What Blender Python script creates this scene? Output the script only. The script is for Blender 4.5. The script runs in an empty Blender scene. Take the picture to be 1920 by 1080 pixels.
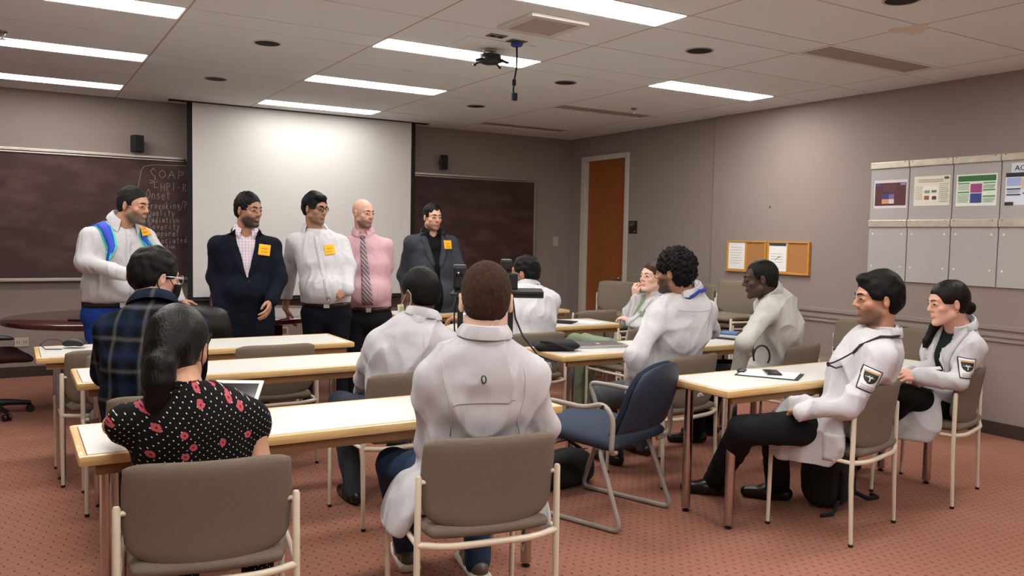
import bpy, bmesh, math, random
import numpy as np
from mathutils import Vector, Matrix
random.seed(7)
rng = np.random.default_rng(7)
SC = bpy.context.scene
COL = SC.collection
PI = math.pi

# ------------------------------------------------------------------ camera
CEIL = 2.68
CAM_F = 1556.8
yaw, pitch, roll = 0.54433, 0.06175, 0.01928
fw = Vector((math.sin(yaw)*math.cos(pitch), math.cos(yaw)*math.cos(pitch), -math.sin(pitch)))
rt = Vector((math.cos(yaw), -math.sin(yaw), 0)); up = rt.cross(fw)
rt2 = math.cos(roll)*rt + math.sin(roll)*up; up2 = -math.sin(roll)*rt + math.cos(roll)*up
cam_d = bpy.data.cameras.new('camera'); cam = bpy.data.objects.new('camera', cam_d); COL.objects.link(cam)
M = Matrix((rt2, up2, -fw)).transposed().to_4x4(); M.translation = Vector((-0.8997, -3.6069, 1.4066))
cam.matrix_world = M
cam_d.sensor_width = 36.0; cam_d.lens = CAM_F/1920*36.0; cam_d.clip_start = 0.05
SC.camera = cam
# ------------------------------------------------------------------ world, exposure
w = bpy.data.worlds.new('world'); SC.world = w; w.use_nodes = True
w.node_tree.nodes['Background'].inputs[0].default_value = (0.9, 0.85, 0.8, 1)
w.node_tree.nodes['Background'].inputs[1].default_value = 0.0
SC.view_settings.view_transform = 'Standard'; SC.view_settings.look = 'None'
SC.view_settings.gamma = 1.0; SC.view_settings.use_curve_mapping = False
SC.view_settings.exposure = 0.08
LIGHT_STRENGTH = 24.0
LIGHT_COLOR = (1.0, 0.975, 0.935)

# ------------------------------------------------------------------ materials
MATS = {}
def srgb(h):
    h = h.lstrip('#'); v = [int(h[i:i+2], 16)/255 for i in (0, 2, 4)]
    return tuple(c/12.92 if c <= 0.04045 else ((c+0.055)/1.055)**2.4 for c in v) + (1,)
def mat(name, color='#888888', rough=0.6, metal=0.0, var=0.0, vscale=8.0, bump=0.0, bscale=200.0, spec=0.5, coat=0.0,
        emit=0.0, emit_col=None, stretch=None, col_attr=None, sheen=0.0, sss=0.0, trans=0.0):
    if name in MATS: return MATS[name]
    m = bpy.data.materials.new(name); m.use_nodes = True; MATS[name] = m
    nt = m.node_tree; b = nt.nodes['Principled BSDF']; L = nt.links.new
    c = srgb(color) if isinstance(color, str) else tuple(color)+((1,) if len(color) == 3 else ())
    b.inputs['Base Color'].default_value = c; b.inputs['Roughness'].default_value = rough
    b.inputs['Metallic'].default_value = metal; b.inputs['Specular IOR Level'].default_value = spec
    b.inputs['Coat Weight'].default_value = coat; b.inputs['Sheen Weight'].default_value = sheen
    b.inputs['Transmission Weight'].default_value = trans
    if sss: b.inputs['Subsurface Weight'].default_value = sss; b.inputs['Subsurface Scale'].default_value = 0.004
    tc = nt.nodes.new('ShaderNodeTexCoord'); src = tc.outputs['Object']
    if stretch:
        mp = nt.nodes.new('ShaderNodeMapping'); mp.inputs['Scale'].default_value = stretch; L(src, mp.inputs[0]); src = mp.outputs[0]
    base = None
    if col_attr:
        at = nt.nodes.new('ShaderNodeAttribute'); at.attribute_name = col_attr; base = at.outputs['Color']
    if var > 0:
        n = nt.nodes.new('ShaderNodeTexNoise'); n.inputs['Scale'].default_value = vscale; n.inputs['Detail'].default_value = 4
        L(src, n.inputs['Vector'])
        mr = nt.nodes.new('ShaderNodeMapRange'); mr.inputs[1].default_value = 0.25; mr.inputs[2].default_value = 0.75
        mr.inputs[3].default_value = 1-var; mr.inputs[4].default_value = 1+var; L(n.outputs[0], mr.inputs[0])
        mx = nt.nodes.new('ShaderNodeMix'); mx.data_type = 'RGBA'; mx.blend_type = 'MULTIPLY'; mx.inputs['Factor'].default_value = 1
        if base: L(base, mx.inputs['A'])
        else: mx.inputs['A'].default_value = c
        L(mr.outputs[0], mx.inputs['B']); base = mx.outputs['Result']
    if base: L(base, b.inputs['Base Color'])
    if bump > 0:
        n2 = nt.nodes.new('ShaderNodeTexNoise'); n2.inputs['Scale'].default_value = bscale; n2.inputs['Detail'].default_value = 3
        L(src, n2.inputs['Vector'])
        bp = nt.nodes.new('ShaderNodeBump'); bp.inputs['Strength'].default_value = bump; bp.inputs['Distance'].default_value = 0.01
        L(n2.outputs[0], bp.inputs['Height']); L(bp.outputs[0], b.inputs['Normal'])
    if emit:
        b.inputs['Emission Strength'].default_value = emit; b.inputs['Emission Color'].default_value = (emit_col or c[:3]) + (1,)
    return m
class NG:
    """tiny node-graph helper for patterned materials"""
    def __init__(s, name, rough=0.7, **kw):
        s.m = mat(name, rough=rough, **kw); s.nt = s.m.node_tree; s.b = s.nt.nodes['Principled BSDF']
        tc = [n for n in s.nt.nodes if n.type == 'TEX_COORD'][0]; sep = s.nt.nodes.new('ShaderNodeSeparateXYZ')
        s.nt.links.new(tc.outputs['Object'], sep.inputs[0]); s.obj = tc.outputs['Object']; s.x, s.y, s.z = sep.outputs
    def op(s, o, a, b=None, c=None):
        n = s.nt.nodes.new('ShaderNodeMath'); n.operation = o
        for i, v in enumerate((a, b, c)):
            if v is None: continue
            if isinstance(v, (int, float)): n.inputs[i].default_value = v
            else: s.nt.links.new(v, n.inputs[i])
        return n.outputs[0]
    def noise(s, scale, detail=2, vec=None):
        n = s.nt.nodes.new('ShaderNodeTexNoise'); n.inputs['Scale'].default_value = scale; n.inputs['Detail'].default_value = detail
        s.nt.links.new(vec or s.obj, n.inputs['Vector']); return n.outputs[0]
    def mix(s, f, a, b):
        n = s.nt.nodes.new('ShaderNodeMix'); n.data_type = 'RGBA'
        for k, v in (('Factor', f), ('A', a), ('B', b)):
            if isinstance(v, (int, float)): n.inputs[k].default_value = v
            elif isinstance(v, str): n.inputs[k].default_value = srgb(v)
            else: s.nt.links.new(v, n.inputs[k])
        return n.outputs['Result']
    def voronoi(s, scale, vec=None, rnd=1.0, out='Distance', feat='F1', dim='3D'):
        n = s.nt.nodes.new('ShaderNodeTexVoronoi'); n.voronoi_dimensions = dim; n.feature = feat
        n.inputs['Scale'].default_value = scale; n.inputs['Randomness'].default_value = rnd
        s.nt.links.new(vec or s.obj, n.inputs['Vector']); return n.outputs[out]
    def comb(s, x, y, z=0.0):
        n = s.nt.nodes.new('ShaderNodeCombineXYZ')
        for i, v in enumerate((x, y, z)):
            if isinstance(v, (int, float)): n.inputs[i].default_value = v
            else: s.nt.links.new(v, n.inputs[i])
        return n.outputs[0]
    def done(s, col): s.nt.links.new(col, s.b.inputs['Base Color']); return s.m
    def lt(s, a, b): return s.op('LESS_THAN', a, b)
    def fr(s, a): return s.op('FRACT', a)

# carpet: salmon ground, dark dashes and red dashes in staggered rows
g = NG('carpet', rough=0.95, spec=0.1, bump=0.35, bscale=350.0)
yy = g.op('DIVIDE', g.y, 0.037); row = g.op('FLOOR', yy); alt = g.op('PINGPONG', row, 1.0)
xx = g.op('ADD', g.op('DIVIDE', g.x, 0.05), g.op('MULTIPLY', row, 0.37))
fx = g.op('ABSOLUTE', g.op('SUBTRACT', g.fr(xx), 0.5)); fy = g.op('ABSOLUTE', g.op('SUBTRACT', g.fr(yy), 0.5))
dash_d = g.op('MULTIPLY', g.op('MULTIPLY', g.lt(fx, 0.065), g.lt(fy, 0.24)), alt)
dash_r = g.op('MULTIPLY', g.op('MULTIPLY', g.lt(fx, 0.27), g.lt(fy, 0.085)), g.op('SUBTRACT', 1.0, alt))
nz = g.noise(3.0, 3); nf = g.noise(240.0, 1)
base = g.mix(g.op('MULTIPLY', nz, 0.6), '#a47564', '#956452')
base = g.mix(g.op('MULTIPLY', nf, 0.30), base, '#7d4f42')
c = g.mix(g.op('MULTIPLY', dash_r, 0.55), base, '#7d342e'); c = g.mix(g.op('MULTIPLY', dash_d, 0.75), c, '#402826')
M_CARPET = g.done(c)
# fabric wall covering
g = NG('wall_fabric', rough=0.95, spec=0.12, bump=0.25, bscale=260.0)
fine = g.noise(420.0, 2); big = g.noise(1.3, 2)
c = g.mix(fine, '#8d807b', '#a0938d'); c = g.mix(g.op('MULTIPLY', big, 0.35), c, '#897b76')
M_WALL = g.done(c)
# ceiling tile
g = NG('ceiling_tile', rough=0.9, spec=0.2, bump=0.3, bscale=120.0)
sp = g.noise(170.0, 2); big = g.noise(0.9, 1)
c = g.mix(g.op('MULTIPLY', g.lt(sp, 0.40), 0.35), '#e9efee', '#d3d8d6'); c = g.mix(g.op('MULTIPLY', big, 0.3), c, '#e2e6e3')
M_TILE = g.done(c)
M_STAIN_TILE = None
# chalkboard with smeared chalk dust
g = NG('chalkboard', rough=0.55, spec=0.35)
sm = g.noise(3.0, 5, g.comb(g.op('MULTIPLY', g.x, 1.0), 0.0, g.op('MULTIPLY', g.z, 1.9)))
f = g.op('MULTIPLY', g.op('MAXIMUM', g.op('SUBTRACT', sm, 0.45), 0.0), 0.9)
M_CHALKBOARD = g.done(g.mix(f, '#402826', '#866a65'))
# wood materials
def wood(name, c1, c2, rough=0.4, scale=(30, 2, 2), coat=0.2):
    g = NG(name, rough=rough, coat=coat)
    mp = g.nt.nodes.new('ShaderNodeMapping'); mp.inputs['Scale'].default_value = scale; g.nt.links.new(g.obj, mp.inputs[0])
    n = g.noise(3.0, 5, mp.outputs[0]); return g.done(g.mix(n, c1, c2))
M_OAK = wood('oak_edge', '#b98d50', '#e6c68e', 0.45, (2, 25, 25))
M_OAK_END = wood('oak_edge_end', '#b98d50', '#e6c68e', 0.45, (25, 2, 25))
M_DOOR = wood('door_wood', '#7a3f16', '#a4612a', 0.45, (30, 30, 1.6), 0.1)
M_MAHOG = wood('mahogany', '#2e1013', '#52201f', 0.18, (3, 20, 20), 0.5)
M_CORKFRAME = wood('bulletin_frame', '#b57b28', '#d79a3d', 0.45, (4, 4, 20))
g = NG('cork', rough=0.95); cs = g.noise(260.0, 2); M_CORK = g.done(g.mix(cs, '#8f5f33', '#c08a52'))
M_LAM = mat('white_laminate', '#d2d0cb', 0.35, var=0.02, vscale=3)
M_CHROME = mat('chrome', '#b9b4b0', 0.18, 1.0)
M_CHAIR = mat('chair_fabric', '#7c7163', 0.95, var=0.10, vscale=350, bump=0.5, bscale=500, spec=0.15)
M_CREAM = mat('cream_metal', '#d6cbb6', 0.4, var=0.03)
M_BLACKP = mat('black_plastic', '#161515', 0.45, var=0.1)
M_BLACKF = mat('black_fabric', '#141415', 0.9, var=0.2, vscale=60, bump=0.3, bscale=400)
M_LEATHER = mat('black_leather', '#121212', 0.35, var=0.1, bump=0.2, bscale=90)
M_BURG = mat('burgundy_leather', '#4a1f22', 0.4, var=0.1, bump=0.2, bscale=90)
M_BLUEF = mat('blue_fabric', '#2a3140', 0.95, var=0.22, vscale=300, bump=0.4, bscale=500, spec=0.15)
M_GREYTUBE = mat('grey_tube', '#9c958c', 0.4, var=0.03)
M_ALU = mat('aluminium', '#b8b2a8', 0.4, 0.9, var=0.06, vscale=15)
M_DARK = mat('dark_recess', '#1c1512', 0.8)
M_DARKBROWN = mat('baseboard_rubber', '#3a2b26', 0.6, var=0.08)
M_FRAMEPAINT = mat('door_frame_paint', '#c9c0b4', 0.5, var=0.03)
M_SCREEN = mat('screen_white', '#d8d6d2', 0.85, spec=0.2)
M_BLACKMATTE = mat('black_matte', '#0d0d0d', 0.8)
M_WHITEPAPER = mat('white_paper', '#ecebe8', 0.8)
M_YELLOW = mat('yellow_paper', '#f2b21c', 0.8)
M_BOARDGREY = mat('display_panel', '#aeaaa8', 0.55, var=0.03, vscale=5)
M_PLATE = mat('plate_plastic', '#b9ae9f', 0.5)
M_WHITEP = mat('white_plastic', '#d9d4cc', 0.45)
M_SILVER = mat('silver_metal', '#c9c9c9', 0.3, 0.9)
M_CHALK = mat('chalk', '#a99c96', 0.95)
M_INK = mat('ink', '#26262a', 0.8)
M_GLASSBLK = mat('black_glass', '#0b0c0e', 0.12, coat=0.5)
M_BLUE = mat('blue_plastic', '#23409a', 0.5)

# ------------------------------------------------------------------ mesh helpers
class MB:
    def __init__(s): s.v = []; s.f = []
    def add(s, vs, fs):
        o = len(s.v); s.v += [tuple(float(c) for c in v) for v in vs]; s.f += [tuple(i+o for i in f) for f in fs]; return s
    def box(s, lo, hi, bev=0.0, rot=None, at=None):
        lo = Vector(lo); hi = Vector(hi)
        bm = bmesh.new(); bmesh.ops.create_cube(bm, size=1.0)
        for v in bm.verts: v.co = Vector(((v.co.x+.5)*(hi.x-lo.x)+lo.x, (v.co.y+.5)*(hi.y-lo.y)+lo.y, (v.co.z+.5)*(hi.z-lo.z)+lo.z))
        if bev > 0: bmesh.ops.bevel(bm, geom=bm.edges[:], offset=bev, segments=2, affect='EDGES', profile=0.6)
        mt = Matrix.Identity(4)
        if rot is not None: mt = rot.to_4x4()
        if at is not None: mt = Matrix.Translation(Vector(at)) @ mt
        bm.verts.index_update()
        s.add([mt @ v.co for v in bm.verts], [[v.index for v in f.verts] for f in bm.faces]); bm.free(); return s
    def tube(s, path, r, n=10, cap=True, closed=False):
        P = [Vector(p) for p in path]; rs = r if isinstance(r, (list, tuple)) else [r]*len(P)
        vs = []; fs = []; prev = None
        for i, p in enumerate(P):
            if closed: t = (P[(i+1) % len(P)]-P[i-1])
            else: t = P[min(i+1, len(P)-1)]-P[max(i-1, 0)]
            t = t.normalized() if t.length > 1e-9 else Vector((0, 0, 1))
            if prev is None:
                a = Vector((0, 0, 1)) if abs(t.z) < 0.9 else Vector((1, 0, 0)); u = t.cross(a).normalized()
            else: u = (prev-t*prev.dot(t)).normalized()
            prev = u; v2 = t.cross(u)
            for k in range(n):
                a = 2*PI*k/n; vs.append(p+(u*math.cos(a)+v2*math.sin(a))*rs[i])
        m = len(P)
        for i in range(m if closed else m-1):
            j = (i+1) % m
            for k in range(n): fs.append((i*n+k, i*n+(k+1) % n, j*n+(k+1) % n, j*n+k))
        if cap and not closed: fs.append(tuple(range(n-1, -1, -1))); fs.append(tuple((m-1)*n+k for k in range(n)))
        return s.add(vs, fs)
    def lathe(s, prof, n=24, at=(0, 0, 0), mt=None, cap=True):
        vs = []; fs = []; at = Vector(at)
        for r, z in prof:
            for k in range(n):
                p = Vector((r*math.cos(2*PI*k/n), r*math.sin(2*PI*k/n), z)); p = (mt @ p if mt else p)+at; vs.append(p)
        for i in range(len(prof)-1):
            for k in range(n): fs.append((i*n+k, i*n+(k+1) % n, (i+1)*n+(k+1) % n, (i+1)*n+k))
        if cap: fs.append(tuple(range(n-1, -1, -1))); fs.append(tuple((len(prof)-1)*n+k for k in range(n)))
        return s.add(vs, fs)
    def prism(s, pts, z0, z1):
        n = len(pts)
        vs = [(x, y, z0) for x, y in pts]+[(x, y, z1) for x, y in pts]
        fs = [tuple(range(n-1, -1, -1)), tuple(range(n, 2*n))]+[(i, (i+1) % n, n+(i+1) % n, n+i) for i in range(n)]
        return s.add(vs, fs)
    def sheet(s, grid, th):
        """grid[i][j] of Vectors -> thick sheet (offset along normals)"""
        G = np.array([[tuple(p) for p in r] for r in grid], float); a, b = G.shape[:2]
        du = np.gradient(G, axis=0); dv = np.gradient(G, axis=1); N = np.cross(du, dv); N /= np.linalg.norm(N, axis=2, keepdims=True)+1e-12
        A = (G+N*th/2).reshape(-1, 3); B = (G-N*th/2).reshape(-1, 3); fs = []; o = a*b
        for i in range(a-1):
            for j in range(b-1):
                q = (i*b+j, i*b+j+1, (i+1)*b+j+1, (i+1)*b+j)
                fs.append(q[::-1]); fs.append(tuple(x+o for x in q))
        rim = [j for j in range(b)]+[i*b+b-1 for i in range(1, a)]+[(a-1)*b+j for j in range(b-2, -1, -1)]+[i*b for i in range(a-2, 0, -1)]
        for k in range(len(rim)):
            p, q = rim[k], rim[(k+1) % len(rim)]; fs.append((p, q, q+o, p+o))
        return s.add(np.concatenate([A, B]), fs)
    def mesh(s, name):
        me = bpy.data.meshes.new(name); me.from_pydata(s.v, [], s.f); me.update(); return me
def obj(name, mb, m, parent=None, smooth=False, loc=None):
    me = mb.mesh(name) if isinstance(mb, MB) else mb
    o = bpy.data.objects.new(name, me); COL.objects.link(o)
    if m is not None and not me.materials: me.materials.append(m)
    if smooth:
        for p in me.polygons: p.use_smooth = True
        if smooth != 'all':
            try: me.set_sharp_from_angle(angle=math.radians(40))
            except Exception: pass
    if parent: o.parent = parent
    if loc: o.location = loc
    return o
def tag(o, label=None, cat=None, group=None, kind=None):
    for k, v in (('label', label), ('category', cat), ('group', group), ('kind', kind)):
        if v: o[k] = v
    return o
def thing(name, label, cat, loc=(0, 0, 0), rz=0.0, group=None):
    o = bpy.data.objects.new(name, None); COL.objects.link(o); o.location = loc; o.rotation_euler = (0, 0, rz)
    o.empty_display_size = 0.1
    return tag(o, label, cat, group)
def dup(root, loc, rz, label=None, group=None):
    r = root.copy(); COL.objects.link(r); r.location = loc; r.rotation_euler = (0, 0, rz)
    if label: r['label'] = label
    if group: r['group'] = group
    for ch in list(root.children):
        c = ch.copy(); COL.objects.link(c); c.parent = r
        for gch in list(ch.children):
            d = gch.copy(); COL.objects.link(d); d.parent = c
    return r
def arc_path(pts, rad, seg=5):
    """polyline with rounded corners"""
    P = [Vector(p) for p in pts]; out = [P[0]]
    for i in range(1, len(P)-1):
        a = (P[i-1]-P[i]); b = (P[i+1]-P[i]); r = min(rad, a.length*0.49, b.length*0.49); a.normalize(); b.normalize()
        s0 = P[i]+a*r; s1 = P[i]+b*r
        for k in range(seg+1):
            t = k/seg; out.append(s0*(1-t)**2+P[i]*2*t*(1-t)+s1*t*t)
    out.append(P[-1]); return out
def text_mesh(body, size, m, parent, name, mt, extrude=0.0005, align='LEFT', spacing=1.0):
    cu = bpy.data.curves.new(name, 'FONT'); cu.body = body; cu.size = size; cu.extrude = extrude; cu.align_x = align; cu.space_line = spacing
    cu.resolution_u = 3
    t = bpy.data.objects.new('tmp', cu); COL.objects.link(t); bpy.context.view_layer.update()
    me = bpy.data.meshes.new_from_object(t.evaluated_get(bpy.context.evaluated_depsgraph_get()))
    bpy.data.objects.remove(t); me.transform(mt)
    me.materials.clear(); me.materials.append(m)
    o = bpy.data.objects.new(name, me); COL.objects.link(o)
    if parent: o.parent = parent
    return o

# ------------------------------------------------------------------ room shell
FT = 0.3048
XL, XR, XD, YB, YF = -2.45, 5.3675, 5.40, -5.4, 5.393
fl = obj('floor', MB().box((XL, YB, -0.1), (XD+0.1, YF+0.1, 0)), M_CARPET); tag(fl, kind='structure')
wf = obj('wall_front', MB().box((XL-0.1, YF, 0), (XD+0.1, YF+0.1, CEIL+0.3)), M_WALL); tag(wf, kind='structure')
wl = obj('wall_left', MB().box((XL-0.1, YB, 0), (XL, YF, CEIL+0.3)), M_WALL); tag(wl, kind='structure')
wb = obj('wall_back', MB().box((XL-0.1, YB-0.1, 0), (XD+0.1, YB, CEIL+0.3)), M_WALL); tag(wb, kind='structure')
# right wall: padded section in front, door section set back with a real opening
DY0, DY1, DZ = 4.215, 5.03, 2.385           # clear door opening
rw = MB().box((XR, YB, 0), (XR+0.13, 2.755, CEIL+0.3), 0.012)
rw.box((XD, 2.7, 0), (XD+0.12, DY0, CEIL+0.3)); rw.box((XD, DY1, 0), (XD+0.12, YF+0.05, CEIL+0.3)); rw.box((XD, DY0, DZ), (XD+0.12, DY1, CEIL+0.3))
wr = obj('wall_right', rw, M_WALL); tag(wr, kind='structure')
for z, h, d in ((0.80, 0.035, 0.014), (0.745, 0.03, 0.010), (0.705, 0.02, 0.014)):
    o = obj('padded_ridge', MB().box((XR-d, YB+0.02, z-h/2), (XR+0.004, 2.74, z+h/2), 0.006), M_WALL, wr)
# door and frame
d1 = obj('door_1', MB().box((XD+0.035, DY0+0.012, 0.012), (XD+0.08, DY1-0.012, DZ-0.012), 0.002), M_DOOR); tag(d1, kind='structure')
hm = MB().tube(arc_path([(XD+0.035, DY0+0.075, 0.93), (XD-0.025, DY0+0.075, 0.93), (XD-0.025, DY0+0.19, 0.93)], 0.015), 0.009, 10)
hm.lathe([(0.027, 0), (0.027, 0.008), (0.02, 0.012)], 18, (XD+0.035, DY0+0.075, 0.93), Matrix.Rotation(-PI/2, 4, 'Y'))
obj('door_handle', hm, M_SILVER, d1, True)
FW = 0.05
fm = MB().box((XD-0.02, DY0-FW, 0), (XD+0.09, DY0+0.012, DZ+FW), 0.004).box((XD-0.02, DY1-0.012, 0), (XD+0.09, DY1+FW+0.03, DZ+FW), 0.004)
fm.box((XD-0.02, DY0+0.012, DZ-0.012), (XD+0.09, DY1-0.012, DZ+FW), 0.004)
t1 = obj('trim_1', fm, M_FRAMEPAINT); tag(t1, kind='structure')
bd = MB().box((XD+0.1, DY0-0.1, 0), (XD+0.12, DY1+0.1, DZ+0.1)); o = obj('trim_2', bd, M_DARK); tag(o, kind='structure')
# baseboards
o = obj('baseboard_front', MB().box((XL, YF-0.012, 0), (XD, YF, 0.1), 0.003), M_DARKBROWN); tag(o, kind='structure')
o = obj('baseboard_right', MB().box((XR-0.012, YB, 0), (XR, 2.76, 0.1), 0.003).box((XD-0.012, 2.76, 0), (XD, DY0-FW, 0.1), 0.003), M_DARKBROWN); tag(o, kind='structure')
o = obj('baseboard_left', MB().box((XL, YB, 0), (XL+0.012, YF, 0.1), 0.003), M_DARKBROWN); tag(o, kind='structure')

# ------------------------------------------------------------------ ceiling
ceil = obj('ceiling', MB().box((XL-0.1, YB-0.1, CEIL+0.06), (XD+0.15, YF+0.1, CEIL+0.2)), mat('plenum', '#6b5f54', 0.9)); tag(ceil, kind='structure')
rows = []
for n in range(-4, 4):
    y0 = n*5*FT; rows += [(y0, y0+FT, 'S', n+1), (y0+FT, y0+3*FT, 'T', 0), (y0+3*FT, y0+5*FT, 'T', 0)]
rows = [(max(a, YB), min(b, YF), k, s) for a, b, k, s in rows if b > YB+0.02 and a < YF-0.02]
cols = [(XL, -1.2192, -2)]+[(k*1.2192, (k+1)*1.2192, k) for k in range(-1, 4)]+[(4*1.2192, XD, 4)]
LIGHTS = {(-1, s) for s in range(-2, 5)} | {(1, s) for s in range(-2, 5)} | {(3, 2), (3, 0), (3, -2)}
VENTS = {(3, 1), (3, 3), (3, 4)}
tiles = {}; GAP = 0.005
def tile_mesh(wx, wy):
    key = (round(wx, 3), round(wy, 3))
    if key not in tiles:
        t = MB().box((-wx/2+GAP, -wy/2+GAP, 0), (wx/2-GAP, wy/2-GAP, 0.018), 0.003)
        tiles[key] = t.mesh('ceiling_tile'); tiles[key].materials.append(M_TILE)
    return tiles[key]
def ceil_light(x0, x1, y0, y1, label, k_=1.0):
    t = thing('ceiling_light', label, 'ceiling light', ((x0+x1)/2, (y0+y1)/2, CEIL), 0, 'fluorescent ceiling lights')
    a, b = (x1-x0)/2, (y1-y0)/2
    f = MB()
    for lo, hi in (((-a+.004, -b+.004, 0), (a-.004, -b+.018, .03)), ((-a+.004, b-.018, 0), (a-.004, b-.004, .03)),
                   ((-a+.004, -b+.018, 0), (-a+.018, b-.018, .03)), ((a-.018, -b+.018, 0), (a-.004, b-.018, .03))): f.box(lo, hi)
    obj('frame', f, M_WHITEP, t)
    obj('housing', MB().box((-a+.01, -b+.01, .03), (a-.01, b-.01, .055)), M_WHITEP, t)
    obj('diffuser', MB().box((-a+.018, -b+.018, -.002), (a-.018, b-.018, .012)),
        mat('diffuser_%d' % round(k_*100), '#ffffff', 0.5, emit=LIGHT_STRENGTH*k_, emit_col=LIGHT_COLOR), t)
LL = {(-1, 2): 'lit fluorescent light strip in the ceiling nearest above the left edge', (-1, 3): 'lit light strip over the chalkboard, middle one of the left column',
      (-1, 4): 'lit light strip closest to the wall above the left chalkboard', (1, 1): 'lit light strip beside the square ceiling diffuser, nearest the viewer',
      (1, 2): 'lit light strip right behind the black projector mount', (1, 3): 'lit light strip in the centre column, second from the screen',
      (1, 4): 'lit light strip directly above the projection screen', (3, 2): 'lit light strip close to the right wall above the pinboard'}
for (y0, y1, kind, s) in rows:
    for (x0, x1, k) in cols:
        if kind == 'S' and (k, s) in LIGHTS and y0 > YB+0.1:
            ceil_light(x0, x1, y0, y1, LL.get((k, s), 'lit fluorescent ceiling light strip behind the viewer'), {4: .55, 3: .8}.get(s, 1.0)*(1.5 if (k, s) == (3, 2) else 1)); continue
        if kind == 'S' and (k, s) in VENTS:
            lab = {1: 'long tan air vent in the ceiling above the display board', 3: 'long tan ceiling air vent beside the sprinkler head', 4: 'long tan ceiling air vent nearest the front wall corner'}[s]
            t = thing('air_vent', lab, 'air vent', ((x0+x1)/2, (y0+y1)/2, CEIL), 0, 'long ceiling vents')
            a, b = (x1-x0)/2, (y1-y0)/2; f = MB()
            for lo, hi in (((-a+.004, -b+.004, 0), (a-.004, -b+.03, .02)), ((-a+.004, b-.03, 0), (a-.004, b-.004, .02)),
                           ((-a+.004, -b+.03, 0), (-a+.03, b-.03, .02)), ((a-.03, -b+.03, 0), (a-.004, b-.03, .02))): f.box(lo, hi, .002)
            obj('frame', f, M_TILE, t)
            obj('panel', MB().box((-a+.03, -b+.03, .012), (a-.03, b-.03, .018)), mat('vent_panel', '#a39889', 0.8, var=0.1, vscale=300), t); continue
        o = obj('ceiling_tile', tile_mesh(x1-x0, y1-y0), None, ceil); o.location = ((x0+x1)/2, (y0+y1)/2, CEIL)
for k in range(-1, 5):
    obj('grid_bar', MB().box((k*1.2192-.011, YB, CEIL+0.0005), (k*1.2192+.011, YF, CEIL+0.02), 0.001), mat('grid_metal', '#b3a696', 0.6), ceil)
obj('grid_bar', MB().box((XL, YB, CEIL+0.0195), (XD, YF, CEIL+0.022)), mat('grid_gap', '#6f6255', 0.8), ceil)
# water stain: a thin tan film soaked into the tile
sm_ = MB(); pts = []
for k in range(28):
    a = 2*PI*k/28; r = 0.105*(1+0.22*math.sin(3*a+1)+0.14*math.sin(5*a)); pts.append((3.70+r*math.cos(a), -0.52+r*1.1*math.sin(a)))
g = NG('tile_stain', rough=0.9); nn = g.noise(9.0, 3); M_ST = g.done(g.mix(nn, '#d9ccb4', '#e4ddd0'))
obj('water_stain', sm_.prism(pts, CEIL-0.0012, CEIL), M_ST, ceil)
# recessed downlights
DLAB = ['dark recessed ceiling downlight above the left end of the screen', 'dark recessed downlight between the left and centre light columns nearer the screen',
        'dark recessed downlight right of the hanging cable', 'dark recessed downlight close to the front wall vent', 'dark recessed downlight between the square diffuser and the long vent',
        'dark recessed downlight cut by the top edge of the picture']
for i, (x, y) in enumerate([(0.61, 2.14), (0.60, 3.73), (3.03, 2.10), (3.04, 3.65), (3.09, 0.61), (3.11, -0.86)]):
    t = thing('recessed_downlight', DLAB[i], 'downlight', (x, y, CEIL), 0, 'unlit recessed downlights')
    obj('trim_ring', MB().lathe([(0.083, 0.001), (0.094, 0.0), (0.096, -0.003), (0.09, -0.006), (0.083, -0.004)], 32, cap=False), M_WHITEP if i == 0 else M_PLATE, t, True)
    obj('dark_disc', MB().lathe([(0.083, -0.003), (0.05, -0.0015), (0.001, -0.0012)], 32), M_BLACKMATTE, t, True)  # flat black disc paints in the shade of the unlit opening
for i, (x, y) in enumerate([(-0.92, 2.83), (4.33, 2.80)]):
    t = thing('sprinkler_head', ['chrome fire sprinkler head in the ceiling at the left picture edge', 'chrome fire sprinkler head in the ceiling near the door wall'][i], 'sprinkler', (x, y, CEIL), 0, 'ceiling sprinklers')
    obj('cup', MB().lathe([(0.035, 0), (0.034, -0.006), (0.016, -0.02), (0.014, -0.03)], 20), M_CHROME, t, True)
    obj('deflector', MB().lathe([(0.008, -0.03), (0.008, -0.05), (0.022, -0.052), (0.022, -0.055)], 16), M_SILVER, t, True)
# square diffuser
t = thing('air_diffuser', 'white square perforated air diffuser in the ceiling', 'air diffuser', (1.85, 0.64, CEIL), 0)
f = MB()
for lo, hi in (((-.2, -.2, -.022), (.2, -.15, 0)), ((-.2, .15, -.022), (.2, .2, 0)), ((-.2, -.15, -.022), (-.15, .15, 0)), ((.15, -.15, -.022), (.2, .15, 0))): f.box(lo, hi, .004)
obj('frame', f, M_WHITEP, t); obj('perforated_panel', MB().box((-.15, -.15, -.016), (.15, .15, -.004)), mat('perforated', '#b5aaa0', 0.7, var=0.25, vscale=250), t)
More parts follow.
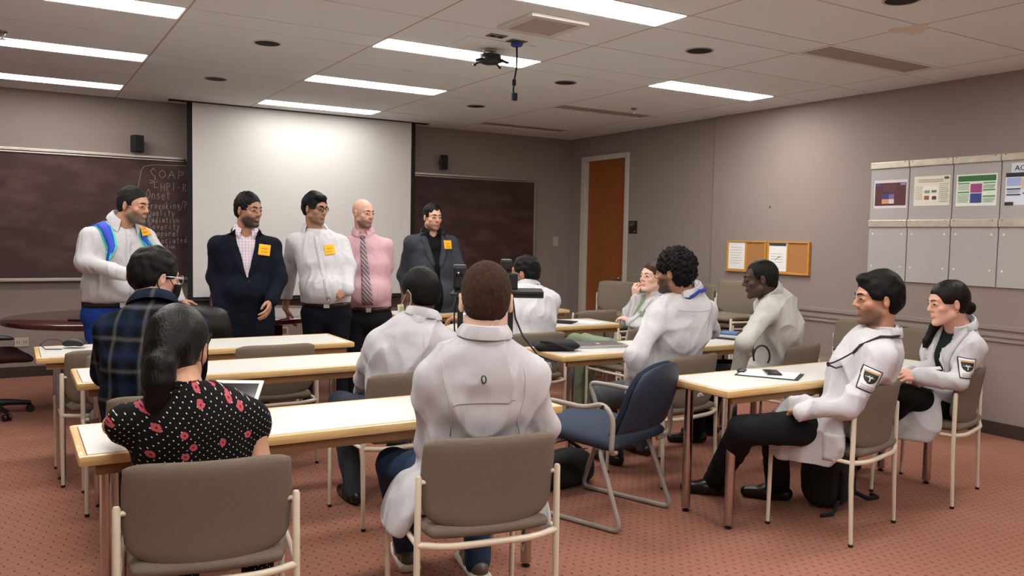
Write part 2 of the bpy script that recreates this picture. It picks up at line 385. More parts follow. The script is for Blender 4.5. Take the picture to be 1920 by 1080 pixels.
# projector mount with plate
t = thing('projector_mount', 'black projector ceiling mount without projector on white plate', 'projector mount', (1.88, 1.325, CEIL), 0)
obj('ceiling_plate', MB().box((-.25, -.175, -.005), (.25, .175, 0), .001), M_TILE, t)
obj('pole', MB().lathe([(.05, -.012), (.045, -.02), (.024, -.024), (.024, -.055)], 20, (0.04, 0.075, 0)), M_PLATE, t, True)
hd = MB().lathe([(.03, -.035), (.075, -.042), (.08, -.085), (.055, -.10)], 22, (0.04, 0.075, 0)).box((-.035, 0.01, -.092), (.115, .14, -.07), .005)
obj('mount_head', hd, M_BLACKP, t, True)
for a, ln in ((0.5, .13), (2.3, .11), (3.6, .15), (5.3, .13)):
    e = (0.04+ln*math.cos(a), 0.075+ln*math.sin(a), -.102)
    obj('arm', MB().tube(arc_path([(0.04+.05*math.cos(a), 0.075+.05*math.sin(a), -.085), (0.04+.09*math.cos(a), 0.075+.09*math.sin(a), -.085), e], .01), .009, 8).lathe([(.014, -.006), (.014, .006)], 12, e), M_BLACKP, t, True)
for i, (x, y) in enumerate([(1.77, 1.05), (1.95, 1.10)]):
    t = thing('ceiling_outlet', ['grey ceiling outlet plate with two empty sockets beside the projector mount', 'grey ceiling outlet plate holding the blue plug'][i], 'outlet', (x, y, CEIL), 0, 'ceiling outlets')
    obj('plate', MB().box((-.06, -.04, -.006), (.06, .04, 0), .002), mat('steel_plate', '#8d8478', 0.4, 0.6), t)
    if i == 0:
        for s in (-1, 1): obj('socket', MB().lathe([(.02, -.0075), (.02, -.004)], 16, (s*.028, 0, 0)), M_BLACKMATTE, t)
t = thing('hanging_cable', 'black video cable with blue plug hanging from the ceiling', 'cable', (1.95, 1.10, CEIL), 0); M_CBL = mat('cable_black', '#0a0a0a', .7, spec=.2)
obj('plug', MB().lathe([(.028, -.006), (.04, -.012), (.04, -.028), (.03, -.036)], 20), M_BLUE, t, True)
obj('cord', MB().tube([(0, 0, -.03), (.003, 0, -.1), (.002, 0, -.17), (-.008, .004, -.235), (-.016, 0, -.27), (-.02, 0, -.32), (-.014, 0, -.345)], .006, 8), M_CBL, t, True)
obj('ferrite_core', MB().lathe([(.008, -.29), (.013, -.285), (.013, -.252), (.008, -.247)], 14, (-.015, 0, 0)), M_CBL, t, True)
obj('connector', MB().box((-.028, -.01, -.385), (.008, .01, -.335), .004, Matrix.Rotation(0.0, 3, 'Y')), M_CBL, t)

# ------------------------------------------------------------------ front wall
def pad_mesh(center, nu, nv, th, p=8, mb=None):
    """cushion: center(u,v)->Vector u,v in [-1,1]; thickness th rounded off at the rim"""
    us = np.sin(np.linspace(-PI/2, PI/2, nu)); vs = np.sin(np.linspace(-PI/2, PI/2, nv))
    G = np.array([[tuple(center(u, v)) for v in vs] for u in us], float)
    N = np.cross(np.gradient(G, axis=0), np.gradient(G, axis=1)); N /= np.linalg.norm(N, axis=2, keepdims=True)+1e-12
    U, V = np.meshgrid(us, vs, indexing='ij')
    e = np.sqrt(np.clip(1-np.maximum(np.abs(U), np.abs(V))**p, 0, 1))[..., None]*th/2
    A = (G+N*e).reshape(-1, 3); B = (G-N*e).reshape(-1, 3); o = nu*nv; fs = []
    rim = np.zeros((nu, nv), bool); rim[0] = rim[-1] = True; rim[:, 0] = rim[:, -1] = True; rimf = rim.reshape(-1)
    idB = np.where(rimf, np.arange(o), np.arange(o)+o)
    for i in range(nu-1):
        for j in range(nv-1):
            q = (i*nv+j, i*nv+j+1, (i+1)*nv+j+1, (i+1)*nv+j)
            fs.append(q[::-1]); fs.append(tuple(int(idB[k]) for k in q))
    m = mb or MB(); m.add(np.concatenate([A, B]), fs); return m

t = thing('chalkboard', 'long dark maroon chalkboard with aluminium rail across the front wall', 'chalkboard', (0, 0, 0))
CBY = YF-0.02
obj('writing_surface', MB().box((-2.2, CBY, 0.93), (4.84, YF-0.001, 2.10)), M_CHALKBOARD, t)
r = MB().box((-2.22, CBY-.022, 2.115), (0.62, YF-0.001, 2.14), .003).box((-2.22, CBY-.014, 2.095), (0.62, YF-0.001, 2.108), .003)
obj('top_rail', r, M_ALU, t)
r = MB().box((3.1, CBY-.022, 2.115), (4.70, YF-0.001, 2.14), .003).box((3.1, CBY-.014, 2.095), (4.88, YF-0.001, 2.108), .003)
obj('top_rail', r, M_ALU, t)
obj('side_frame', MB().box((4.84, CBY-.01, 0.90), (4.875, YF-0.001, 2.11), .003), M_ALU, t)
obj('chalk_tray', MB().box((-2.22, CBY-.075, 0.905), (4.86, CBY, 0.918), .003).box((-2.22, CBY-.08, 0.905), (4.86, CBY-.068, 0.935), .003), M_ALU, t)
GL = {'S': [[(.9, .85), (.5, 1), (.15, .8), (.3, .6), (.75, .42), (.85, .2), (.5, .02), (.05, .1)]],
 'O': [[(.5, 1), (.12, .75), (.08, .3), (.45, 0), (.88, .3), (.85, .75), (.5, 1)]], 'A': [[(0, 0), (.5, 1), (.95, 0)], [(.2, .4), (.8, .42)]],
 'P': [[(.15, 0), (.2, 1), (.75, .95), (.85, .7), (.6, .5), (.2, .48)]], 'H': [[(.1, 0), (.12, 1)], [(.85, 0), (.88, 1)], [(.1, .5), (.86, .52)]],
 'I': [[(.5, 0), (.5, 1)]], 'L': [[(.2, 1), (.2, .1), (.9, .1)]], '-': [[(.1, .45), (.8, .5)]], 'R': [[(.1, 0), (.15, 1), (.7, .9), (.75, .65), (.2, .5), (.9, 0)]],
 'Q': [[(.5, 1), (.1, .7), (.15, .2), (.5, 0), (.9, .3), (.85, .8), (.5, 1)], [(.55, .3), (1, -.1)]], 'T': [[(0, .95), (1, 1)], [(.5, 1), (.45, 0)]],
 'n': [[(.1, 0), (.12, .55)], [(.12, .42), (.45, .58), (.75, .45), (.8, 0)]], 's': [[(.75, .5), (.4, .58), (.25, .42), (.65, .22), (.5, .02), (.15, .06)]],
 'e': [[(.12, .3), (.75, .34), (.6, .55), (.25, .52), (.12, .2), (.4, 0), (.8, .1)]], 't': [[(.45, .9), (.42, .1), (.7, .02)], [(.1, .6), (.85, .64)]],
 'r': [[(.2, 0), (.22, .55)], [(.22, .38), (.5, .56), (.75, .5)]], 'o': [[(.45, .56), (.12, .35), (.25, .03), (.65, .05), (.8, .38), (.45, .56)]],
 'v': [[(.08, .55), (.42, 0), (.8, .56)]], 'k': [[(.15, 0), (.2, .95)], [(.75, .55), (.22, .28), (.8, 0)]], 'i': [[(.4, 0), (.42, .5)], [(.43, .72), (.45, .76)]],
 'g': [[(.75, .5), (.35, .56), (.15, .3), (.5, .1), (.72, .5), (.7, -.25), (.3, -.35)]], '/': [[(0, -.2), (.9, 1.1)]], 'u': [[(.1, .55), (.15, .1), (.5, 0), (.78, .55)], [(.78, .55), (.82, 0)]],
 'a': [[(.72, .5), (.3, .56), (.1, .25), (.35, 0), (.72, .4)], [(.72, .55), (.82, 0)]], 'l': [[(.4, 1), (.42, .02)]], 'y': [[(.1, .55), (.4, .1)], [(.8, .58), (.2, -.38)]],
 'd': [[(.7, .4), (.35, .55), (.1, .25), (.4, 0), (.7, .3)], [(.72, 1), (.75, 0)]], 'm': [[(.05, 0), (.07, .5)], [(.07, .4), (.3, .56), (.45, .4), (.45, 0)], [(.45, .4), (.7, .56), (.88, .4), (.9, 0)]],
 'p': [[(.15, .55), (.18, -.4)], [(.17, .4), (.5, .58), (.78, .35), (.5, .05), (.2, .12)]], 'c': [[(.75, .48), (.4, .57), (.12, .28), (.4, 0), (.8, .1)]], 'b': [[(.15, 1), (.17, 0)], [(.17, .3), (.5, .5), (.75, .25), (.5, 0), (.17, .05)]]}
wr_ = MB()
def chalk_stroke(pts, th=0.0035):
    P = [Vector((x, CBY-0.0008, z)) for x, z in pts]
    for a, b in zip(P[:-1], P[1:]):
        dv = b-a
        if dv.length < 1e-6: continue
        n = Vector((dv.z, 0, -dv.x)).normalized()*th/2; e = dv.normalized()*th*0.3
        q = [a-e-n, a-e+n, b+e+n, b+e-n]; off = Vector((0, 0.0007, 0))
        wr_.add(q+[p+off for p in q], [(0, 1, 2, 3), (7, 6, 5, 4), (0, 4, 5, 1), (1, 5, 6, 2), (2, 6, 7, 3), (3, 7, 4, 0)])
def chalk_word(s, x0, x1, z, h, slope=0.02):
    w_ = (x1-x0)/len(s)
    for i, ch in enumerate(s):
        jz = rng.normal(0, 0.004)
        for st in GL.get(ch, []): chalk_stroke([(x0+i*w_+px*w_*0.8, z+jz+slope*i*w_+pz*h) for px, pz in st])
chalk_word('S', 0.30, 0.38, 1.885, 0.13); chalk_word('OAP', 0.385, 0.645, 1.925, 0.075)
chalk_stroke([(0.30, 1.868), (0.37, 1.885)]); chalk_word('L', 0.335, 0.385, 1.825, 0.05); chalk_word('HPI-R', 0.40, 0.66, 1.80, 0.075)
chalk_word('Onset', 0.27, 0.50, 1.71, 0.095); chalk_word('Provoking/P', 0.272, 0.66, 1.62, 0.075); chalk_word('Quality', 0.28, 0.54, 1.545, 0.07)
chalk_word('Radiation', 0.28, 0.58, 1.475, 0.065); chalk_word('Severity', 0.285, 0.59, 1.41, 0.065); chalk_word('Temporal', 0.29, 0.58, 1.34, 0.065)
chalk_word('Associated', 0.295, 0.655, 1.27, 0.065); chalk_word('tribution', 0.34, 0.54, 1.215, 0.05)
chalk_stroke([(0.19, 1.80), (0.225, 1.99), (0.25, 2.03), (0.32, 2.05), (0.64, 2.06)])
obj('chalk_writing', wr_, M_CHALK, t)['label'] = 'white chalk handwriting listing history questions'

t = thing('projection_screen', 'white pull-down projection screen with black borders in front of the chalkboard', 'projection screen', (0, 0, 0))
SY = 5.17; sx0, sx1 = 0.668, 3.035
obj('screen_sheet', MB().box((sx0, SY, 0.735), (sx1, SY+.003, CEIL-.005)), M_SCREEN, t)
for a, b in ((sx0-.05, sx0), (sx1, sx1+.05)): obj('black_border', MB().box((a, SY-.001, 0.70), (b, SY+.004, CEIL-.005)), M_BLACKMATTE, t)
obj('bottom_bar', MB().tube([(sx0-.06, SY, .70), (sx1+.06, SY, .70)], .016, 12).box((sx0-.05, SY-.002, .70), (sx1+.05, SY+.005, .737)), M_BLACKMATTE, t)
obj('ceiling_slot', MB().box((sx0-.22, SY-.05, CEIL-.006), (sx1+.2, SY+.05, CEIL)), M_DARK, t)
for i, (x, z) in enumerate([(0.18, 2.24), (3.51, 2.27)]):
    t = thing('wall_speaker', ['small black wall speaker above the chalkboard left of the screen', 'small black wall speaker right of the screen'][i], 'speaker', (x, YF, z), 0, 'wall speakers')
    obj('bracket', MB().box((-.02, -.05, -.02), (.02, 0, .02), .004), M_BLACKP, t)
    rot = Matrix.Rotation([0.35, -0.35][i], 3, 'Z')
    cb = MB().box((-.048, -.05, -.085), (.048, .05, .085), .014, rot, (0, -.10, 0)); obj('cabinet', cb, M_BLACKP, t)
    obj('grille', MB().box((-.04, -.056, -.074), (.04, -.049, .074), .003, rot, (0, -.10, 0)), M_BLACKF, t)
def wall_plate(name, label, cat, x, z, w_, h, dark=False):
    t = thing(name, label, cat, (x, YF, z)); obj('plate', MB().box((-w_/2, -.008, -h/2), (w_/2, 0, h/2), .003), M_PLATE, t); return t
t = wall_plate('wall_outlet', 'cream wall outlet low on the wall behind the left desk chair', 'outlet', -0.82, 0.33, .115, .085)
for s in (-1, 1):
    for k in (-1, 1): obj('socket_slot', MB().box((s*.028+k*.009-.002, -.0095, -.012), (s*.028+k*.009+.002, -.0075, .012)), M_DARK, t)
t = wall_plate('light_switch', 'dim grey light switch plate beside the door corner', 'light switch', 5.20, 1.355, .075, .12); obj('toggle', MB().box((-.006, -.02, -.012), (.006, -.006, .012), .002), M_PLATE, t)
t = wall_plate('wall_outlet', 'grey floor box plate low on the front wall under the screen', 'outlet', 1.62, 0.33, .15, .09); obj('cover', MB().box((-.055, -.011, -.03), (.055, -.007, .03), .002), mat('cover_brown', '#6b5a4e', 0.6), t)

# ------------------------------------------------------------------ right wall
def rwbox(x_off, y0, y1, z0, z1, th, bev=0.0, X=XR): return MB().box((X-x_off-th, min(y0, y1), z0), (X-x_off, max(y0, y1), z1), bev)
t = thing('display_board', 'grey panelled display board with metal rails on the right wall', 'display board', (0, 0, 0))
ys = [0.885, 0.53, 0.165, -0.20, -0.565, -0.93]
for a, b in zip(ys[:-1], ys[1:]):
    for z0, z1 in ((1.60, 2.045), (1.10, 1.555)): obj('panel', rwbox(0.002, a-.004, b+.004, z0, z1, .014, .003), M_BOARDGREY, t)
M_RAIL = mat('rail_metal', '#bdb5a4', 0.45, 0.55, var=0.12, vscale=20)
for a, b in zip(ys[:-1], ys[1:]):
    for z0, z1 in ((2.03, 2.085), (1.545, 1.605)):
        obj('rail', rwbox(0.0, a-.002, b+.002, z0, z1, .03, .006), M_RAIL, t)
        for yy_ in (a-.03, b+.04): obj('screw', MB().box((XR-.033, yy_-.004, z1-.011), (XR-.029, yy_+.004, z1-.006)), M_DARK, t)
    for z in (1.49, 1.22):
        for yy_ in (a-.04, b+.05): obj('glue_dot', MB().lathe([(.008, 0), (.006, .002), (.001, .003)], 10, (XR-.016, yy_, z), Matrix.Rotation(-PI/2, 4, 'Y')), M_WHITEPAPER, t)
def poster(label, y0, y1, z0, z1, paper, blocks):
    t = thing('poster', label, 'poster', (XR-0.0165, (y0+y1)/2, (z0+z1)/2), 0, 'research posters'); W_, H_ = y0-y1, z1-z0
    obj('sheet', MB().box((-.002, -W_/2, -H_/2), (0, W_/2, H_/2)), mat('poster_'+paper[1:], paper, 0.5), t)
    for kb, (u0, v0, u1, v1, c) in enumerate(blocks):      # u from left as seen (left = +y), v from top
        ya, yb = W_/2-u0*W_, W_/2-u1*W_; za, zb = H_/2-v0*H_, H_/2-v1*H_
        obj('printed_block', MB().box((-.0026-.00025*kb, yb, zb), (-.002, ya, za)), mat('print_'+c[1:], c, 0.5), t)
def lines(u0, u1, v0, v1, n, c): return [(u0, v0+(v1-v0)*k/n, u1-(0.1*(u1-u0) if k % 3 == 2 else 0), v0+(v1-v0)*(k+0.45)/n, c) for k in range(n)]
poster('maroon research poster with four small photographs, leftmost on the display board', 0.845, 0.545, 1.70, 1.935, '#dcd7d6',
       [(.03, .1, .97, .9, '#54222c'), (.06, .12, .2, .19, '#3b3f7a'), (.8, .12, .94, .19, '#8f93b5'), (.25, .5, .45, .66, '#2b3a78'), (.25, .67, .45, .83, '#d8975b'), (.46, .5, .62, .66, '#7a63a8'), (.46, .67, .62, .83, '#d7d3d8')]+lines(.28, .7, .2, .42, 5, '#6d3c45'))
poster('cream research poster with faint text and small brown pictures', 0.485, 0.185, 1.715, 1.95, '#e6e3d3',
       [(.84, .04, .96, .12, '#32584a'), (.27, .35, .68, .85, '#efeee3'), (.3, .66, .44, .8, '#a3512d'), (.52, .68, .64, .8, '#5a3524'), (.3, .48, .45, .58, '#7d9b7c'), (.5, .48, .64, .56, '#5f7f6b')]
       + lines(.05, .24, .35, .8, 8, '#c8c6b4')+lines(.72, .95, .25, .9, 10, '#c8c6b4')+lines(.12, .8, .1, .22, 2, '#d6c9b0'))
poster('green and white research poster with magenta and blue pictures', 0.135, -0.175, 1.705, 1.945, '#e9efe6',
       [(.04, .04, .97, .22, '#2f6b33'), (.36, .3, .64, .58, '#a2407f'), (.36, .6, .64, .9, '#33418f'), (.04, .26, .33, .3, '#58a457'), (.67, .26, .96, .3, '#58a457'), (.04, .54, .33, .58, '#4a9b48'), (.67, .48, .96, .52, '#3f9440'), (.67, .68, .96, .72, '#3f9440')]
       + lines(.05, .32, .33, .5, 4, '#a9c2a6')+lines(.05, .32, .62, .9, 6, '#a9c2a6')+lines(.68, .95, .33, .46, 3, '#a9c2a6')+lines(.68, .95, .75, .9, 3, '#a9c2a6'))
poster('blue and black research poster cut by the right picture edge', -0.235, -0.545, 1.705, 1.94, '#dfe3ec',
       [(0, 0, 1, .13, '#1b1d22'), (.03, .15, .35, .4, '#a3b5dd'), (.36, .18, .75, .5, '#e2c39a'), (.03, .48, .35, .52, '#2d3554'), (.03, .66, .35, .7, '#2d3554'), (0, .9, .2, 1, '#1b1d22'), (.4, .62, .8, .66, '#54628f')]+lines(.04, .34, .54, .64, 3, '#9aa4c0'))
t = thing('paper_sign', 'small pale sign reading ACP above the last poster', 'sign', (XR-.0165, -0.37, 1.975)); obj('sheet', MB().box((-.002, -.10, -.035), (0, .10, .035)), mat('pale_blue_paper', '#cfd6dc', 0.7), t)
text_mesh('ACP', 0.055, M_INK, t, 'printed_letters', Matrix.Translation((-.003, .075, -.02)) @ Matrix.Rotation(-PI/2, 4, 'Z') @ Matrix.Rotation(PI/2, 4, 'X'))
for i, (a, b, lab) in enumerate([(2.50, 1.985, 'oak framed cork bulletin board with a plain white notice, left of the pair'), (1.975, 1.48, 'oak framed cork bulletin board with a headed notice, right of the pair')]):
    t = thing('bulletin_board', lab, 'bulletin board', (XR, (a+b)/2, 1.255), 0, 'cork bulletin boards'); w2 = (a-b)/2; h2 = .155
    obj('cork_panel', MB().box((-.018, -w2+.012, -h2+.012), (0, w2-.012, h2-.012)), M_CORK, t)
    for lo, hi in (((-.03, -w2, -h2), (0, w2, -h2+.022)), ((-.03, -w2, h2-.014), (0, w2, h2)), ((-.03, -w2, -h2+.022), (0, -w2+.02, h2-.014)), ((-.03, w2-.02, -h2+.022), (0, w2, h2-.014)), ((-.026, -.008, -h2+.022), (0, .012, h2-.014))):
        obj('frame_strip', MB().box(lo, hi, .003), M_CORKFRAME, t)
    p = thing('paper_notice', ['plain white typed notice on the left cork board', 'white notice with dark heading and signature on the right cork board'][i], 'notice', (XR-.0185, (a+b)/2+w2/2, 1.262), 0, 'notices on cork boards')
    obj('sheet', MB().box((-.002, -.108, -.135), (0, .108, .138)), M_WHITEPAPER, p)
    if i: obj('heading', MB().box((-.003, -.10, .105), (-.002, .10, .13)), mat('heading_green', '#2f3b38', 0.7), p)
    for k in range(7 if not i else 4):
        z = .08-.026*k-(.05 if i else 0); obj('text_line', MB().box((-.0027, -.08+rng.uniform(0, .03), z-.002), (-.002, .08, z+.002)), mat('grey_ink', '#a3a3a3', 0.8), p)
    if i: obj('scribble', MB().tube([(-.003, .03, -.03), (-.003, -.03, .01), (-.003, 0, -.01), (-.003, -.04, .0)], .002, 5), M_INK, p)
t = thing('room_sign', 'dark maroon room sign plate with small letters beside the door', 'sign', (XD, 4.065, 1.545)); obj('plate', MB().box((-.008, -.075, -.075), (0, .075, .075), .003), mat('sign_maroon', '#2a1c20', 0.4), t)
for k, (u0, u1) in enumerate(((.05, -.04), (.05, -.02), (.05, .0))): obj('letter_line', MB().box((-.0095, u1, .05-.018*k), (-.008, u0, .056-.018*k)), mat('sign_letters', '#8d8583', 0.6), t)
obj('letter_line', MB().box((-.0095, -.055, -.055), (-.008, -.02, -.045)), MATS['sign_letters'], t)
tag(obj('wall_hook', MB().lathe([(.012, 0), (.010, .006), (.004, .014)], 12, (XR, 1.98, 1.74), Matrix.Rotation(-PI/2, 4, 'Y')), mat('hook_brown', '#7c5a45', 0.5), None, True), 'small brown hook on the right wall above the cork boards', 'hook')

# ------------------------------------------------------------------ training tables
def table(x0, x1, y0, y1, label):
    ZT = 0.70; TH = 0.034; EB = 0.028; BR = 0.012
    t = thing('training_table', label, 'table', ((x0+x1)/2, (y0+y1)/2, 0), 0, 'white training tables'); a, b = (x1-x0)/2, (y1-y0)/2
    obj('tabletop', MB().box((-a+EB, -b+EB, ZT-TH+.002), (a-EB, b-EB, ZT)), M_LAM, t)
    for s in (-1, 1):
        obj('edge_band', MB().box((-a, min(s*b, s*(b-EB)), ZT-TH), (a, max(s*b, s*(b-EB)), ZT+.001), BR), M_OAK, t, True)
        obj('edge_band', MB().box((min(s*a, s*(a-EB)), -b+EB*.6, ZT-TH), (max(s*a, s*(a-EB)), b-EB*.6, ZT+.001), BR), M_OAK_END, t, True)
    ap = MB().box((-a+.05, -b+.022, ZT-TH-.034), (a-.05, -b+.042, ZT-TH+.001)).box((-a+.05, b-.042, ZT-TH-.034), (a-.05, b-.022, ZT-TH+.001)).box((-a+.05, -b+.05, ZT-TH-.012), (a-.05, b-.05, ZT-TH+.001))
    obj('apron', ap, mat('table_underside', '#855c38', 0.6, var=0.08), t)
    for sx in (-1, 1):
        for sy in (-1, 1):
            px, py = sx*(a-.12), sy*(b-.085)
            L_ = obj('leg', MB().lathe([(.023, .02), (.023, ZT-TH-.01)], 18, (px, py, 0)), M_CHROME, t, True)
            obj('foot_glide', MB().lathe([(.016, 0), (.02, .006), (.01, .012), (.01, .03)], 14, (px, py, 0)), M_BLACKP, L_, True)
    return t
table(-.79, 1.02, 1.53, 2.05, 'white training table with oak edge, farthest of the left rows, near the standing men')
table(-.65, 1.17, .61, 1.09, 'white oak-edged training table in the middle left row in front of the plaid shirt')
table(-.73, 1.09, -.76, -.27, 'white oak-edged training table nearest at left, the floral top wearer sits at it')
table(1.99, 3.81, 3.06, 3.52, 'white oak-edged training table farthest back on the right, in front of the grey suit')
table(1.65, 3.47, 1.80, 2.30, 'white oak-edged training table with loose notebooks, beside the person in scrubs')
table(1.90, 3.74, .42, .90, 'white oak-edged training table carrying the closed laptop')
table(1.97, 3.83, -.84, -.37, 'white oak-edged training table nearest on the right, with clipboard and phone')

# ------------------------------------------------------------------ stacking chairs
def make_chair():
    t = thing('stacking_chair', '-', 'chair')
    seat = lambda u, v: Vector((u*(.228-.02*max(0, -v)**4), v*.23-.018+.02*u*u*max(0, -v), .434-.012*(1-u*u)*(1-v*v)-.018*max(0, v)**4+0.004*v))
    obj('seat', pad_mesh(seat, 13, 13, .058, 7), M_CHAIR, t, 'all')
    def back(u, v):
        z0 = .418+.052*abs(u)**1.9+.05*abs(u)**14; z1 = .748-.020*abs(u)**8; f_ = (v+1)/2; z = z0+(z1-z0)*f_
        x = u*(.232+.006*math.sin(f_*PI)); y = -.225+.045*abs(u)**2-.16*(z-.55)*(1.0 if z > .55 else 0.3)
        return Vector((x, y, z))
    obj('backrest', pad_mesh(back, 17, 13, .036, 10), M_CHAIR, t, 'all')
    for s in (-1, 1):
        obj('leg', MB().tube([(s*.25, -.215, .012), (s*.25, -.205, .30), (s*.248, -.205, .615), (s*.248, -.205, .622)], [.0095, .0115, .0115, .008], 12), M_CREAM, t, True)
        obj('leg', MB().tube([(s*.25, .205, .012), (s*.25, .20, .43), (s*.25, .20, .437)], [.0095, .0115, .008], 12), M_CREAM, t, True)
        obj('glide', MB().lathe([(.011, 0), (.012, .012), (.008, .016)], 12, (s*.25, -.215, 0)), M_BLACKP, t, True)
        obj('glide', MB().lathe([(.011, 0), (.012, .012), (.008, .016)], 12, (s*.25, .205, 0)), M_BLACKP, t, True)
    f = MB()
    for s in (-1, 1): f.tube([(s*.25, -.205, .392), (s*.25, .20, .402)], .0095, 10)
    f.tube(arc_path([(-.25, -.205, .392), (-.15, -.238, .386), (.15, -.238, .386), (.25, -.205, .392)], .06), .012, 10).tube([(-.25, .12, .40), (.25, .12, .40)], .0095, 10)
    for s in (-1, 1): f.tube([(s*.25, -.205, .60), (s*.222, -.20, .60)], .008, 8)
    obj('seat_frame', f, M_CREAM, t, True)
    return t
chair0 = make_chair(); used0 = [False]
def chair(x, y, rz, label, group='grey stacking chairs', z=0.0):
    r = math.radians(rz)
    if not used0[0]:
        used0[0] = True; c = chair0; c.location = (x, y, z); c.rotation_euler = (0, 0, r); c['label'] = label; c['group'] = group; return c
    return dup(chair0, (x, y, z), r, label, group)
chair(-.375, -.90, -9.5, 'grey chair with cream legs under the person in the floral top, nearest left')
chair(.505, -1.02, -9.5, 'grey chair with cream legs under the person in white coat and jeans, front centre')
chair(.75, .27, 3, 'grey cream-legged chair holding the person with the ear-looped mask')
chair(-.33, .17, -6, 'grey cream-legged chair under the person in the plaid shirt')
chair(.44, 1.50, 0, 'empty grey chair between the two left tables, seat showing')
chair(-.43, 1.66, 2, 'empty grey chair tucked under the left end of the far left table')
chair(-.34, 1.06, 178, 'empty grey chair turned toward the viewer, its top showing beside the plaid shirt')
chair(2.24, 1.44, 0, 'grey chair under the white-coated person behind the black stand')
chair(3.72, 2.72, 4, 'empty grey chair at the farthest right table in front of the door')
chair(3.20, 1.40, 8, 'grey chair under the person in green scrubs')
chair(2.44, .14, 10, 'grey chair under the person with the blue lanyard')
chair(3.45, .20, 14, 'grey chair under the person leaning forward at the notebooks')
chair(2.61, -.94, 13, 'grey cream-legged chair under the person wearing a stethoscope')
chair(3.57, -.83, 16, 'grey chair under the white-coated person nearest the right wall')
chair(5.02, .92, 78, 'empty grey chair against the right wall under the cork board corner')
chair(4.98, .22, 84, 'empty grey chair against the right wall behind the stethoscope wearer')
for (x, y, rz, n, where) in ((4.22, 2.92, 108, 5, 'of the stack beside the person in scrubs'), (4.86, 3.32, 92, 6, 'of the stack nearest the door wall'),
                             (4.86, 2.50, 92, 5, 'of the stack behind the lanyard wearer'), (4.80, 1.86, 95, 6, 'of the tall stack below the cork boards')):
    r = math.radians(rz)
    for k in range(n):
        o_ = ['bottom grey chair', 'second grey chair from the floor', 'third grey chair from the floor', 'fourth grey chair from the floor', 'fifth grey chair from the floor', 'sixth grey chair from the floor'][k]
        if k == n-1: o_ = 'topmost grey chair'
        chair(x-math.sin(r)*.028*k, y+math.cos(r)*.028*k, rz, o_+' '+where, 'stacked grey chairs', .058*k)

# ------------------------------------------------------------------ blue sled-base armchair
t = thing('sled_armchair', 'blue upholstered armchair with grey tubular sled base in the centre aisle', 'armchair', (1.70, -.22, 0), math.radians(20))
seat = lambda u, v: Vector((u*.25, .04+v*.28, .435+.02*v-.012*(1-u*u)*(1-v*v)-.03*max(0, v)**4))
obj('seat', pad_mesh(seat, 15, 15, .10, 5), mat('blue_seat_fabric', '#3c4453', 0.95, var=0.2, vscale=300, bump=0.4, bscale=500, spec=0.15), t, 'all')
def bk(u, v):
    f_ = (v+1)/2; z = .465+.35*f_; w_ = .245*(1-.06*f_-.25*max(0, f_-.62)**2/.145) ; x = u*w_
    return Vector((x, -.255+.05*u*u-.10*f_-.012*math.sin(f_*PI), z-.05*abs(u)**2.5*f_))
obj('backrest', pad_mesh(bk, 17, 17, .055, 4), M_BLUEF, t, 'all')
def bk2(u, v): p = bk(u*.97, v*.97); return p+Vector((0, -.03, 0))
obj('back_shell', pad_mesh(bk2, 15, 15, .02, 4), mat('blue_shell', '#222c40', 0.6, var=0.1), t, 'all')
for s in (-1, 1):
    x = s*.285
    obj('armrest', MB().tube(arc_path([(s*.20, .16, .375), (x, .17, .375), (x, .26, .60), (x, .10, .60), (x, -.09, .59), (x, -.20, .625), (x, -.255, .56), (x, -.245, .39), (s*.2, -.22, .375)], .045), .0125, 10), M_GREYTUBE, t, True)
    obj('sled_runner', MB().tube(arc_path([(s*.16, .12, .40), (s*.23, .14, .37), (s*.25, .27, .013), (s*.25, -.29, .013), (s*.23, -.15, .37), (s*.16, -.12, .40)], .05), .0125, 10), M_GREYTUBE, t, True)
    obj('arm_bolt', MB().lathe([(.008, 0), (.007, .004)], 10, (x+s*.011, -.20, .612), Matrix.Rotation(s*PI/2, 4, 'Y')), M_BLACKP, t)
obj('under_frame', MB().tube([(-.2, .12, .385), (.2, .12, .385)], .012, 10).tube([(-.2, -.12, .385), (.2, -.12, .385)], .012, 10), M_GREYTUBE, t, True)

# ------------------------------------------------------------------ oval meeting table and desk chairs
t = thing('conference_table', 'oval dark mahogany conference table behind the standing men', 'table', (.36, 3.64, 0)); n = 64
A_, B_ = 1.34, .78
def ov(k, s=1.0): a = 2*PI*k/n; c_, s_ = math.cos(a), math.sin(a); return (A_*s*abs(c_)**.9*math.copysign(1, c_), B_*s*abs(s_)**.95*math.copysign(1, s_))
top = MB(); vs = []; prof = [(.975, .672), (.995, .68), (1.0, .695), (.997, .71), (.985, .718)]
for s, z in prof: vs += [(*ov(k, s), z) for k in range(n)]
fs = [tuple(range(n-1, -1, -1)), tuple(4*n+k for k in range(n))]
for i in range(4): fs += [(i*n+k, i*n+(k+1) % n, (i+1)*n+(k+1) % n, (i+1)*n+k) for k in range(n)]
obj('tabletop', top.add(vs, fs), M_MAHOG, t, True)
for s in (-1, 1):
    obj('pedestal', MB().box((s*.62-.10, -.22, .03), (s*.62+.10, .22, .673), .01), M_MAHOG, t)
    obj('foot', MB().box((s*.62-.13, -.38, 0), (s*.62+.13, .38, .04), .01), M_MAHOG, t)
obj('stretcher', MB().box((-.62, -.03, .25), (.62, .03, .45), .005), M_MAHOG, t)
